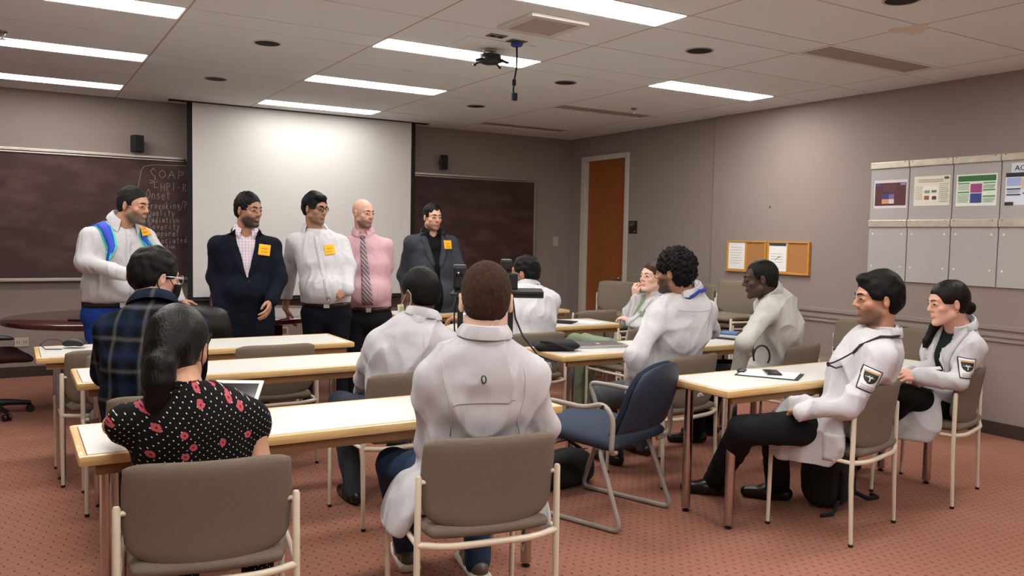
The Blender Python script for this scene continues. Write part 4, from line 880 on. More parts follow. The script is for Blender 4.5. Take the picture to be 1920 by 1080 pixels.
def person(label, hip, neck, head, rz, head_rz, head_pitch=0, head_roll=0, hip_rz=None, S=1.0, bulk=1.0, belly=0.0, sh=1.0, hs=1.0, skin='tan', beard=None, scalp=None, fem=False, jaw=1.0,
           re=None, rw=None, le=None, lw=None, rk=None, ra=None, lk=None, la=None, rhand=None, lhand=None, hair=None, hairm=None, top=None, jacket=None, pants=None, shoes='#15110f', brow=None, seated=False, foot=None, drop=.0, seed=1, sole=None, extra=None):
    r0 = math.radians(rz); base = V3(hip[0], hip[1], 0); Rw = rotz(r0); loc = lambda p: Rw.T@(np.asarray(p, float)-base); dirl = lambda v: Rw.T@np.asarray(v, float)
    q = Person(); q.loc = loc; q.dirl = dirl; q.Rw = Rw; q.base = base
    H = loc(hip); N = loc(neck); T = loc(head); hr = math.radians(0 if hip_rz is None else hip_rz-rz); xh = V3(math.cos(hr), math.sin(hr), 0); yh = V3(-math.sin(hr), math.cos(hr), 0)
    hd = rotz(math.radians(head_rz-rz))@roty(math.radians(head_roll))@rotx(math.radians(-head_pitch)); q.Rh = hd; q.T = T; q.hs = hs; q.H = H; q.N = N
    Lsp = np.linalg.norm(N-H); C1 = H+V3(0, 0, Lsp*.55)+(yh*-.03 if seated else 0); sp = [(1-t)**2*H+2*t*(1-t)*C1+t*t*N for t in (0, .3, .58, .82, 1.0)]; q.sp = sp
    xs = V3(1, 0, 0); ax = nrm(N-sp[3]); shc = N-ax*(.088+drop)*S; N = N+nrm(ax+nrm(T-N))*.030; sp[4] = N; q.N = N
    SR = shc+xs*.172*sh*S; SL = shc-xs*.172*sh*S; q.SR, q.SL = SR, SL
    hjR = H+xh*.092*S-V3(0, 0, .02); hjL = H-xh*.092*S-V3(0, 0, .02)
    g = lambda p, d: d if p is None else loc(p)
    if seated: dk = lambda s: H+yh*.42*S+xh*s*.13+V3(0, 0, .49-H[2]); da = lambda s: H+yh*.40*S+xh*s*.13+V3(0, 0, .09-H[2])
    else: dk = lambda s: H+xh*s*.10+yh*.02+V3(0, 0, .50*S-H[2]); da = lambda s: H+xh*s*.12+V3(0, 0, .09-H[2])
    KR, KL, AR, AL = g(rk, dk(1)), g(lk, dk(-1)), g(ra, da(1)), g(la, da(-1))
    ER = g(re, SR+V3(.04, 0, -.28)); WR = g(rw, SR+V3(.05, .06, -.52)); EL = g(le, SL+V3(-.04, 0, -.28)); WL = g(lw, SL+V3(-.05, .06, -.52))
    q.ER, q.WR, q.EL, q.WL, q.KR, q.KL, q.AR, q.AL, q.hjR, q.hjL, q.xh, q.yh = ER, WR, EL, WL, KR, KL, AR, AL, hjR, hjL, xh, yh
    b = bulk; RX = [.165*b, (.140 if fem else .158)*b, .160*b, .138*b*sh**.5, .066]; RY = [.112*b, .100*b, .115*b, .095*b, .058]
    def torso(F, o, lo=0, hips=1.0, shoulder=True):
        xx = [xh, nrm(xh+xs), xs, xs, xs]
        for i in range(lo, 4): F.ecap(sp[i], sp[i+1], xx[i], ((RX[i]*(hips if i == 0 else 1))*S+o, RY[i]*S+o), (RX[i+1]*S+o*(.6 if i == 3 else 1), RY[i+1]*S+o*(.6 if i == 3 else 1)), .04)
        if belly and o > 0: F.ell(sp[1]+yh*(.045+belly*.4)-V3(0, 0, .02), (RX[1]*.92*S+o, (RY[1]+belly)*S+o, .15), None, .05)
        if fem and shoulder:
            for s in (-1, 1): F.ell(sp[2]+ax*.035+xs*s*.07+V3(0, RY[2]*.62, 0), V3(.062, .062, .066)+o*.7, None, .03)
        if shoulder:
            for P_ in (SR, SL): F.cone(N-ax*.06, P_+ax*.008, .042*S+o*.5, .042*S*b**.5+o, .03+o*1.2)
        if seated: F.ell(H-yh*.03-V3(0, 0, .025), (.165*b+o, .125*b+o, .075+o*.3), np.stack([xh, yh, V3(0, 0, 1)], 1), .04)
    def arm(F, A, E, W, o, rw_=.027, end=0.0, k=.02):
        bb = b**.5*S; F.cone(A, E, .049*bb+o, .041*bb+o, k); F.cone(E, W+nrm(W-E)*end, .040*bb+o, rw_*S+o*.9, k)
    def leg(F, h_, K, A, o, ra_=.040, stop=0.0):
        bb = b**.6*S; F.cone(h_, K, .090*bb+o, .057*bb+o, .03); F.cone(K, K+(A-K)*(1-stop), .056*bb+o, ra_*S+o, .02)
        F.cone(K+(A-K)*.12-yh*.012, K+(A-K)*.42-yh*.014, .052*bb+o*.8, .048*bb+o*.6, .03)
    allp = np.stack([H, N, T, SR, SL, KR, KL, AR, AL, ER, EL, WR, WL]+sp); lo = allp.min(0)-.24; hi = allp.max(0)+.24
    # body: coarse trunk and limbs, fine head and hands, one mesh
    F = Field(lo, hi, .0145); torso(F, -.013)
    for h_, K, A in ((hjR, KR, AR), (hjL, KL, AL)):
        leg(F, h_, K, A, -.012); fd = nrm(((A-K)*0+yh) if foot is None else dirl(foot)); F.cone(A-V3(0, 0, .02), A+fd*.12-V3(0, 0, .055), .028, .018, .015)
    for A, E, W in ((SR, ER, WR), (SL, EL, WL)): arm(F, A, E, W, -.010, .030)
    F.cone(N-ax*.03, T-hd[:, 2]*.03*hs-hd[:, 1]*.02, .058*hs*b**.3, .052*hs*b**.3, .02); F.ell(T+hd@(V3(0, -.01, .02)*hs), V3(.06, .075, .07)*hs, hd, .02)
    P0, F0 = F.mesh(); Ps, Fs = [P0], [F0]; n_ = len(P0)
    vh = .0046
    F = Field(np.minimum(T-.17, N-.1), np.maximum(T+.17, N+.1), vh); head_field(F, T, hd, hs, fem, jaw)
    F.cone(N-ax*.045, T+hd@V3(0, -.022, -.045)*hs, .064*hs*b**.3, .057*hs*b**.3, .02); F.cone(N-ax*.045, N+xs*.09-ax*.07, .040, .032, .03); F.cone(N-ax*.045, N-xs*.09-ax*.07, .040, .032, .03)
    P1, F1 = F.mesh(); P1 = smooth_verts(P1, F1, 1, .35); Ps.append(P1); Fs.append(F1+n_); n_ += len(P1)
    for side, E, W, hc in ((1, ER, WR, rhand), (-1, EL, WL, lhand)):
        hc = hc or {}
        if hc.get('skip'): continue
        d_ = dirl(hc['d']) if 'd' in hc else nrm(W-E); nb = dirl(hc['n']) if 'n' in hc else (V3(side, .2, .1) if not seated else V3(0, 0, 1))
        F = Field(W-.22, W+.22, .0042); hand_field(F, W, d_, nb, side, hc.get('curl', .45), .10, .96*S, hc.get('thumb', .6)); F.cone(W-nrm(W-E)*.06, W, .030*S, .026*S, .012)
        P2, F2 = F.mesh(); Ps.append(P2); Fs.append(F2+n_); n_ += len(P2)
    P = np.concatenate(Ps); Fq = np.concatenate(Fs); sk, lip = SKIN[skin]
    me = np_mesh('person', P, Fq, M_SKIN, face_cols(P, T, hd, hs, sk, lip, beard, scalp))
    o = bpy.data.objects.new('person', me); COL.objects.link(o); o.location = base; o.rotation_euler = (0, 0, r0); tag(o, label, 'person', 'people in the room'); q.o = o
    hg = lambda p: T+hd@(np.array(p, float)*hs)
    # eyes and brows
    for s in (-1, 1):
        mb = MB(); c = hg((s*.0305, .0815, .005)); nu, nv = 14, 10; vs = []; cols = []
        for j in range(nv+1):
            ph = PI*j/nv
            for i in range(nu): vs.append((math.sin(ph)*math.cos(2*PI*i/nu), math.cos(ph), math.sin(ph)*math.sin(2*PI*i/nu))); cols.append((.012, .008, .006) if ph < .95 else (.22, .17, .15))
        fs = [(j*nu+i, (j+1)*nu+i, (j+1)*nu+(i+1) % nu, j*nu+(i+1) % nu) for j in range(nv) for i in range(nu)]
        pv = np.array(vs)*V3(.0108, .0112, .0056)*hs; me2 = np_mesh('eye', (hd@rotz(s*-.22)@pv.T).T+hg((s*.0305, .0862, .0045)), np.array(fs), M_EYE, np.array(cols)); obj('eye', me2, None, o)
        br = [hg((s*x, y, z)) for x, y, z in ((.012, .099, .0225), (.022, .0975, .027), (.034, .091, .0285), (.046, .079, .024))]
        obj('eyebrow', MB().tube(br, [v*(.6 if fem else 1)*hs for v in (.0032, .0042, .0038, .0018)], 7), brow or hairm or H_BLACK, o, True)
    if hair: hair(q, o, hairm or H_BLACK, seed)
    # clothes
    def garment(name, F, m, wr=.004, wf=28., seed_=0, sm=1):
        P, Fq = F.mesh(); P = smooth_verts(P, Fq, sm, .5); Nn = vnormals(P, Fq)
        w1 = waves(P, wf, 9, seed_, (1, 1, .75)); w2 = waves(P, wf*2.3, 8, seed_+5); P = P+Nn*((.60-np.sqrt(np.abs(w1)+.015))*wr*1.5+w2*wr*.15)[:, None]
        me = np_mesh(name, P, Fq, m); ob = obj(name, me, None, o); ob['_'] = 0; del ob['_']
        return ob, BVHTree.FromPolygons([tuple(v) for v in P], [tuple(f) for f in Fq.tolist()])
    q.torso, q.arm, q.leg, q.lo, q.hi, q.ax, q.xs, q.S, q.b, q.shc = torso, arm, leg, lo, hi, ax, xs, S, b, shc; q.garment = garment
    if pants:
        F = Field(lo, hi, .0105); w_ = pants.get('w', .018)
        for i in (0,): F.ecap(sp[0]-V3(0, 0, .02), sp[0]+(sp[1]-sp[0])*pants.get('rise', .35), xh, ((RX[0]*S)+.006, RY[0]*S+.008), (RX[0]*S*.97+.004, RY[0]*S*.97+.004), .03)
        for h_, K, A in ((hjR, KR, AR), (hjL, KL, AL)): leg(F, h_, K, A+V3(0, 0, .0), w_*.6, pants.get('cuff', .045), pants.get('stop', -.08)); F.half((0, 0, -1), -.03) if not seated else None
        if seated: F.ell(H-yh*.03-V3(0, 0, .03), (.175*b, .135*b, .075), np.stack([xh, yh, V3(0, 0, 1)], 1), .04)
        q.pants, q.pb = garment('trousers', F, pants['m'], .0035, 26, seed)
    # shoes
    for h_, K, A in ((hjR, KR, AR), (hjL, KL, AL)):
        fd = nrm(yh if foot is None else dirl(foot)); fx = np.cross(fd, V3(0, 0, 1)); z0 = max(A[2]-.09, 0); G = V3(A[0], A[1], z0); F = Field(G-.25, G+.25, .0065)
        F.cone(G-fd*.045+V3(0, 0, .042), G+fd*.06+V3(0, 0, .045), .036, .040, .02); F.cone(G+fd*.06+V3(0, 0, .036), G+fd*.165+V3(0, 0, .030), .040, .031, .02); F.cone(G+V3(0, 0, .05), G+V3(0, 0, .085), .040, .040, .02)
        F.half((0, 0, -1), -(z0+.001)); P, Fq = F.mesh(); P = smooth_verts(P, Fq, 1)
        sho = obj('shoe', np_mesh('shoe', P, Fq, mat('shoe_'+shoes[1:], shoes, .35)), None, o)
        if sole: F = Field(G-.25, G+.25, .0065); F.rbox(G+fd*.06+V3(0, 0, .014), (.045, .15, .016), np.stack([fx, fd, V3(0, 0, 1)], 1), .014); P, Fq = F.mesh(); obj('sole', np_mesh('sole', P, Fq, mat('sole_'+sole[1:], sole, .6)), None, sho)
    if top: top(q, o)
    if extra: extra(q, o)
    return q
def drape(q, name, bvhs, grid, direction, m, th=.004, off=.002, rng_=.6, parent=None):
    """project a grid of points along direction on the garment surface and build a thin cloth piece there"""
    d = Vector(direction).normalized(); out = []; last = None
    for row in grid:
        rr = []
        for p in row:
            p = Vector(p); best = None
            for bv in bvhs:
                h = bv.ray_cast(p-d*rng_/2, d, rng_)
                if h[0] is not None and (best is None or (h[0]-p).dot(d) < (best-p).dot(d)): best = h[0]
            if best is None: best = (last if last is not None else p)
            last = best; rr.append(best-d*off)
        out.append(rr)
    return obj(name, MB().sheet(out, th), m, parent or q.o, 'all')
def strip(q, name, bvhs, pts, width, m, th=.005, off=.003, center=None, parent=None, widths=None, nw=3):
    """band following pts (local), snapped to the nearest garment surface, width across"""
    P = [Vector(p) for p in pts]; rows = []
    c = Vector(center) if center is not None else Vector(q.sp[2])
    for i, p in enumerate(P):
        t = (P[min(i+1, len(P)-1)]-P[max(i-1, 0)]).normalized(); best = None
        for bv in bvhs:
            h = bv.find_nearest(p)
            if h[0] is not None and (best is None or (h[0]-p).length < (best[0]-p).length): best = h
        n = best[1].normalized()
        if n.dot(best[0]-c) < 0: n = -n
        x = t.cross(n).normalized(); w_ = (widths[i] if widths else width); row = []
        for k in range(nw):
            s = (k/(nw-1)-.5)*w_; pp = best[0]+x*s+n*.03; bb = None
            for bv in bvhs:
                h = bv.ray_cast(pp, -n, .08)
                if h[0] is not None and (bb is None or (h[0]-pp).length < (bb-pp).length): bb = h[0]
            row.append((bb if bb is not None else best[0]+x*s)+n*off)
        rows.append(row)
    return obj(name, MB().sheet(rows, th), m, parent or q.o, 'all')
def ring(q, name, bvhs, c, axis, xa, n, hh, m, th=.006, off=.004, rad=.4, a0=0, a1=2*PI, parent=None):
    """belt: horizontal band ray-cast onto the clothes"""
    ax = Vector(axis).normalized(); x = Vector(xa).normalized(); y = ax.cross(x); c = Vector(c); rows = []; rad_ = []; dvs = []
    for i in range(n+1):
        a = a0+(a1-a0)*i/n; dv = x*math.cos(a)+y*math.sin(a); r_ = 0; dvs.append(dv)
        for k in (-1, 0, 1):
            s = c+ax*hh*k
            for bv in bvhs:
                h = bv.ray_cast(s+dv*rad, -dv, rad)
                if h[0] is not None and (h[0]-s).length < .28: r_ = max(r_, (h[0]-s).length)
        rad_.append(r_ or .16)
    rad_ = np.array(rad_); m_ = n
    for _ in range(2): rad_[:-1] = (np.roll(rad_[:-1], 1)+np.roll(rad_[:-1], -1)+rad_[:-1])/3; rad_[-1] = rad_[0]
    for i, dv in enumerate(dvs): rows.append([c+ax*hh*k+dv*(rad_[i]+off) for k in (-1, 0, 1)])
    return obj(name, MB().sheet(rows, th), m, parent or q.o, 'all')
def collar(q, m, r=.066, h=.045, gap=.5, stand=False, name='collar', drop=.0, flare=.020, squash=.95):
    """folded shirt or coat collar around the neck base; opening at the front"""
    ax = nrm(q.ax*.55+nrm(q.T-q.N)*.45); x = nrm(q.xs-ax*(q.xs@ax)); y = np.cross(ax, x); rows = []; n = 28
    c = q.N+ax*(.010+drop)
    for i in range(n+1):
        a = PI/2+gap+(2*PI-2*gap)*i/n; dv = x*math.cos(a)+y*math.sin(a)*squash; fr = max(0, math.sin(a)); e = abs(i/n-.5)*2
        dn = -ax*.020*fr
        pts = [c+dv*(r-.004)+dn, c+dv*(r-.002)+ax*h*.62+dn*.8+dv*0, c+dv*(r+.004)+ax*h*(1.0-.1*fr)+dn*.8]
        if not stand:
            ou = c+dv*(r+flare)+ax*(-.010-.040*max(0, e-.70)/.30)+dn; hh = q.tb.find_nearest(Vector(ou))
            if hh[0] is not None and hh[1].dot(Vector(ou)-hh[0]) < .006: ou = np.array(hh[0]+hh[1]*.007)
            pts += [c+dv*(r+.009)+ax*h*.92+dn, (c+dv*(r+.012)+ax*h*.8+dn)*.45+ou*.55+dv*.004, ou]
        rows.append(pts)
    return obj(name, MB().sheet(rows, .003), m, q.o, True)

# ---- hair styles
def hair_cap(ts=.006, tt=.014, tb=.008, fr=(.105, -.030, .098), side=-.028, nape=-.062, amp=.0014, freq=130., seed_k=0, pony=None, earcut=True, sidez=-.012, vox=.0052, front_add=None, part_y=None):
    def f(q, o, m, seed):
        T, R, s = q.T, q.Rh, q.hs; g = lambda p: T+R@(np.array(p, float)*s); F = Field(T-.26, T+.26, vox) if pony else Field(T-.19, T+.19, vox)
        F.ell(g((0, -.014, .036)), V3(.0755+ts, .0965+tb, .0875+tt)*s, R, .01); F.ell(g((0, -.038, -.004)), V3(.066+ts, .064+tb, .070)*s, R, .02)
        if front_add:
            for c, r in front_add: F.ell(g(c), V3(*r)*s, R, .014)
        y0, z0, rzz = fr; F.ell(g((0, y0, z0)), V3(.100, .082, rzz)*s, R, .012, True)
        F.rbox(g((0, .10+side, -.095)), V3(.15, .10, .095+sidez+.012)*s, R, .004, .006, True)
        F.rbox(g((0, 0, nape-.1)), V3(.2, .2, .1)*s, R, .004, .010, True)
        if earcut:
            for sx in (-1, 1): F.ell(g((sx*.09, -.006, -.012)), V3(.030, .021, .036)*s, R, .006, True)
        if pony: pony(F, g, s)
        P, Fq = F.mesh(); P = smooth_verts(P, Fq, 1, .5); N = vnormals(P, Fq); L = (P-T)@R
        P = P+N*(waves(L, freq, 14, seed+seed_k)*amp)[:, None]
        obj('hair', np_mesh('hair', P, Fq, m), None, o)
    return f

# ------------------------------------------------------------------ clothes
def folds(m, k=.5, scale=5.5, stretch=(1.0, 1.0, .55)):
    """cloth relief: soft ridged creases under the weave"""
    nt = m.node_tree; L = nt.links.new; b = nt.nodes['Principled BSDF']; tc = [n for n in nt.nodes if n.type == 'TEX_COORD'][0]
    mp = nt.nodes.new('ShaderNodeMapping'); mp.inputs['Scale'].default_value = stretch; mp.inputs['Rotation'].default_value = (.5, .35, .3); L(tc.outputs['Object'], mp.inputs[0])
    n = nt.nodes.new('ShaderNodeTexNoise'); n.inputs['Scale'].default_value = scale; n.inputs['Detail'].default_value = 1.2; n.inputs['Distortion'].default_value = .9; L(mp.outputs[0], n.inputs['Vector'])
    s1 = nt.nodes.new('ShaderNodeMath'); s1.operation = 'SUBTRACT'; s1.inputs[1].default_value = .5; L(n.outputs[0], s1.inputs[0])
    s2 = nt.nodes.new('ShaderNodeMath'); s2.operation = 'MULTIPLY_ADD'; s2.inputs[2].default_value = .0035; L(s1.outputs[0], s2.inputs[0]); L(s1.outputs[0], s2.inputs[1]); s3 = nt.nodes.new('ShaderNodeMath'); s3.operation = 'SQRT'; L(s2.outputs[0], s3.inputs[0])
    bp = nt.nodes.new('ShaderNodeBump'); bp.invert = True; bp.inputs['Strength'].default_value = k; bp.inputs['Distance'].default_value = .13; L(s3.outputs[0], bp.inputs['Height'])
    old = [l.from_node for l in nt.links if l.to_socket == b.inputs['Normal']]
    if old: L(bp.outputs[0], old[0].inputs['Normal'])
    else: L(bp.outputs[0], b.inputs['Normal'])
    return m
def fab(name, c, **k):
    f_ = k.pop('fold', .4)
    return folds(mat('cloth_'+name, c, k.pop('rough', .9), var=k.pop('var', .05), vscale=k.pop('vscale', 40), bump=k.pop('bump', .12), bscale=k.pop('bscale', 900), spec=.15, sheen=k.pop('sheen', 0.0), **k), f_)
C_WHITE = fab('white_shirt', '#c4c3c6', fold=.55); C_COAT = fab('white_coat', '#c3c2c6', fold=.5); C_OFFW = fab('offwhite_coat', '#bdbcb7', fold=.45); C_NAVY = fab('navy', '#10141f'); C_GREY = fab('grey_suit', '#3b3e45', vscale=200, var=.12); C_BLACK = fab('black', '#111112')
C_PINK = fab('pink_shirt', '#c9a3ab'); C_BLUEP = fab('blue_trousers', '#1f3b86'); C_DKNAVY = fab('dark_navy', '#10141d'); C_CHAR = fab('charcoal', '#191a1c'); C_JEANS = fab('jeans', '#2f4058', var=.15, vscale=25); C_GREYP = fab('grey_trousers', '#4a4b50', var=.12, vscale=120)
C_SCRUB = fab('green_scrubs', '#7c8c72'); C_BELT = mat('belt_leather', '#1c1311', .35)
g = NG('cloth_plaid', rough=.95, spec=.1, bump=.15, bscale=900.)
def band(g, v, per, c0, w_):
    return g.op('MULTIPLY', g.op('MAXIMUM', g.op('SUBTRACT', w_*1.3, g.op('ABSOLUTE', g.op('SUBTRACT', g.fr(g.op('ADD', g.op('DIVIDE', v, per), c0)), .5))), 0.0), 1/(w_*1.3))
hx = g.op('ADD', g.x, g.op('MULTIPLY', g.noise(9.), .012)); hz = g.op('ADD', g.z, g.op('MULTIPLY', g.noise(7.), .012))
c = g.mix(g.op('MULTIPLY', band(g, hx, .125, .0, .20), .8), '#0c1017', '#1a2435'); c = g.mix(g.op('MULTIPLY', band(g, hz, .125, .3, .20), .6), c, '#1c2940')
fz = g.noise(300., 1)
c = g.mix(g.op('MULTIPLY', g.op('MULTIPLY', band(g, hx, .125, .5, .075), fz), .5), c, '#85837c'); c = g.mix(g.op('MULTIPLY', g.op('MULTIPLY', band(g, hz, .125, .8, .075), fz), .5), c, '#85837c')
C_PLAID = folds(g.done(c), .35)
g = NG('cloth_floral', rough=.9, spec=.15)
v2 = g.comb(g.op('MULTIPLY', g.op('ADD', g.x, g.op('MULTIPLY', g.y, .6)), 1.0), g.op('ADD', g.z, g.op('MULTIPLY', g.y, -.4)), 0.)
rotn = g.nt.nodes.new('ShaderNodeMapping'); rotn.inputs['Rotation'].default_value = (0, 0, .7); g.nt.links.new(v2, rotn.inputs[0])
dots = g.lt(g.voronoi(62., rotn.outputs[0], 0.0, dim='2D'), .115)
fd_ = g.voronoi(13., v2, .95, dim='2D'); wob = g.op('MULTIPLY', g.op('SUBTRACT', g.noise(95., 2), .5), .14)
fl_ = g.lt(g.op('ADD', fd_, wob), .145); flc = g.lt(fd_, .035)
c = g.mix(dots, '#121112', '#d9d2cc'); c = g.mix(fl_, c, '#b5525c'); c = g.mix(flc, c, '#3a1c1e'); C_FLORAL = folds(g.done(c), .2)
g = NG('cloth_gingham', rough=.9, spec=.15)
c = g.mix(g.op('MULTIPLY', band(g, g.x, .022, 0, .22), .6), '#d6ccd2', '#8f9ec4'); c = g.mix(g.op('MULTIPLY', band(g, g.z, .022, 0, .22), .5), c, '#c98d98'); C_GING = g.done(c)
g = NG('cloth_tie', rough=.6, spec=.3)
fv = g.fr(g.op('DIVIDE', g.op('SUBTRACT', g.z, g.op('MULTIPLY', g.x, 1.1)), .036))
c = g.mix(g.lt(fv, .42), '#3c2a33', '#8f7580'); c = g.mix(g.lt(g.op('ABSOLUTE', g.op('SUBTRACT', fv, .62)), .09), c, '#d9cdd3'); C_TIE = g.done(c)

def yoke(q, F, o):
    c = q.shc-q.ax*.035; w_ = (q.SR[0]-q.SL[0])/2*.80; F.cone(c+q.xs*w_, c-q.xs*w_, .044*q.S+o*.6, .044*q.S+o*.6, .05)
    c = q.sp[2]+(q.sp[3]-q.sp[2])*.45; w_ = (q.SR[0]-q.SL[0])/2*.66; F.cone(c+q.xs*w_, c-q.xs*w_, .060*q.S+o*.7, .060*q.S+o*.7, .05)
def shirt(m, o=.012, belt=True, col=True, vneck=0.0, wr=.005, hemz=None, gap=.42, sleeves=True, ends=.0, tee=None, colr=.068):
    def f(q, ob):
        F = Field(q.lo, q.hi, .0098); q.torso(F, o); yoke(q, F, o)
        if sleeves:
            for A, E, W in ((q.SR, q.ER, q.WR), (q.SL, q.EL, q.WL)): q.arm(F, A, E, W, o+.004, .030, ends)
        zb = (q.H[2]+.075) if hemz is None else hemz
        F.half((0, 0, -1), -zb, .01)
        F.cone(q.N-q.ax*.018, q.N+nrm(q.T-q.N)*.16, .063, .085, .010, True)
        if vneck: F.cone(q.N+V3(0, .075, -.0), q.N+V3(0, .14, -vneck), .040, .012, .008, True)
        q.top, q.tb = q.garment('shirt', F, m, wr, 21, 3)
        if tee: obj('undershirt', pad_mesh(lambda u, v: q.N+V3(u*.06, .06+.035*(1-u*u)-.01*v, -.05+v*.055), 9, 9, .03, 4), tee, ob, 'all')
        if col: collar(q, m, colr, .046, gap, flare=.030)
        if belt:
            bl = ring(q, 'belt', [q.pb], V3(q.H[0], q.H[1], q.H[2]+.062), (0, 0, 1), q.xh, 44, .02, C_BELT, .006, .002); zc = V3(q.H[0], q.H[1], q.H[2]+.062)
            h = q.pb.ray_cast(Vector(zc+q.yh*.5), Vector(-q.yh), .6)
            if h[0] is not None: obj('buckle', MB().box((-.022, -.004, -.02), (.022, .004, .02), .002, Matrix(np.stack([q.xh, q.yh, V3(0, 0, 1)], 1).tolist()), h[0]+Vector(q.yh)*.018), M_SILVER, bl)
    return f
def placket(q, top, z_top=-.05, z_bot=-.40, m=None, n=14, buttons=True):
    pts = []
    for i in range(n): t = i/(n-1); c = q.N*(1-t)+q.H*t; pts.append(q.N+V3(0, .16, z_top)+(V3(q.H[0], q.H[1]+.24, q.H[2]+.11)-(q.N+V3(0, .16, z_top)))*t)
    grid = [[p+V3(-.016, 0, 0), p, p+V3(.016, 0, 0)] for p in pts]
    pk = drape(q, 'placket', [q.tb], grid, (0, -1, 0), m, .003, .003, .9)
    if buttons:
        for p in pts[1::2]:
            h = q.tb.ray_cast(Vector(p)+Vector((0, .3, 0)), Vector((0, -1, 0)), .8)
            if h[0] is not None: obj('button', MB().lathe([(.0055, 0), (.005, .002), (.001, .002)], 10, h[0]+Vector((0, .005, 0)), Matrix.Rotation(-PI/2, 4, 'X')), M_WHITEP, pk)
def patch(q, name, c, dirn, w_, h, m, bvh=None, upv=(0, 0, 1), n=9, off=.002, th=.0012, parent=None, tiltdeg=0):
    """thin square laid on the clothing; c = local point near it, dirn = local ray direction into the body"""
    d = nrm(dirn); u = nrm(np.array(upv)-d*(np.array(upv)@d)); x = np.cross(u, d)*-1; x = np.cross(d, u); ca, sa = math.cos(math.radians(tiltdeg)), math.sin(math.radians(tiltdeg)); x, u = x*ca+u*sa, u*ca-x*sa
    grid = [[c+x*(i/(n-1)-.5)*w_+u*(j/(n-1)-.5)*h for j in range(n)] for i in range(n)]
    return drape(q, name, [bvh or q.tb], grid, tuple(d), m, th, off, .5, parent)
def sticky(q, ob, x, dz, w_=.075, tilt=0, y=.15, bvh=None, of=.006):
    p = patch(q, 'name_tag', q.N+V3(x, y, dz), (0, -1, 0), w_, w_*.95, M_YELLOW, bvh, tiltdeg=tilt, off=of); p['label'] = 'bright yellow sticky name tag'
    ink = mat('tag_ink', '#b5761a', .8)
    for k in (-.18, .12): patch(q, 'tag_writing', q.N+V3(x, y, dz+k*w_), (0, -1, 0), w_*.55, w_*.06, ink, bvh, tiltdeg=tilt, off=of+.0014, parent=p)
def jacket(m, m_shirt, o=.022, vw=.075, vdrop=.34, hem=.17, openbelow=0.0, wr=.004, ging=False, gap=.42, colr=.066):
    def f(q, ob):
        shirt(m_shirt, .010, False, True, .07, .003, q.H[2]+.0, gap, False, colr=colr)(q, ob); sb = q.tb
        F = Field(q.lo, q.hi, .0096); q.torso(F, o); yoke(q, F, o)
        F.ecap(q.H-V3(0, 0, hem-.05), q.sp[1], q.xh, (.165*q.b*q.S+o+.012, .120*q.b*q.S+o+.012), (.150*q.b*q.S+o+.006, .108*q.b*q.S+o+.004), .05)
        for A, E, W in ((q.SR, q.ER, q.WR), (q.SL, q.EL, q.WL)): q.arm(F, A, E, W, .016, .036, -.01, .04); F.ell(A+q.ax*.014-q.xs*.02*np.sign(A[0]), (.070, .070, .052), None, .04)
        F.half((0, 0, -1), -(q.H[2]-hem), .01)
        F.cone(q.N-q.ax*.01, q.N+nrm(q.T-q.N)*.18, .068, .085, .012, True)
        N = q.N; zb = N[2]-vdrop
        def vcut(X, Y, Z): return np.maximum(np.maximum(np.abs(X-N[0])-np.maximum((Z-zb)/vdrop, 0)**.85*vw, zb-Z), (N[1]+.005)-Y)
        F.put(V3(N[0]-.12, N[1], zb), V3(N[0]+.12, N[1]+.35, N[2]+.1), vcut, .004, True)
        if openbelow: F.put(V3(N[0]-.1, N[1], .5), V3(N[0]+.1, N[1]+.4, zb+.02), lambda X, Y, Z: np.maximum(np.abs(X-N[0])-openbelow*(1.0+1.2*np.maximum((q.H[2]+.1-Z)/.3, 0))-.0*Z, q.H[1]+.0-Y), .004, True)
        q.top, q.tb = q.garment('jacket', F, m, wr, 24, 4); q.shirt_b = sb
        for s in (-1, 1):       # lapels
            grid = []
            for i in range(13):
                t = i/12; z = N[2]+.015-(vdrop+.0)*t; xe = s*(max((z-zb)/vdrop, 0)**.85*vw+.004); wl = .062*math.sin(min(1, (1-t)*1.6+.08)*PI/2)*(.55+.45*min(1, t*4)); notch = .012 if i == 4 else 0
                grid.append([V3(N[0]+xe, N[1]+.20, z), V3(N[0]+xe+s*wl*.5, N[1]+.20, z-.004), V3(N[0]+xe+s*(wl-notch), N[1]+.20, z-.010)])
            drape(q, 'lapel', [q.tb], grid, (0, -1, 0), m, .005, .006, .7)
        h = q.tb.ray_cast(Vector(N+V3(s*-.0-.01, .4, -vdrop-.02)), Vector((0, -1, 0)), .8)
        if h[0] is not None: obj('button', MB().lathe([(.009, 0), (.008, .003), (.001, .003)], 12, h[0]+Vector((0, .005, 0)), Matrix.Rotation(-PI/2, 4, 'X')), M_BLACKP, ob)
        collar(q, m, .076, .038, 1.0, drop=-.012, name='jacket_collar', flare=.022)
    return f
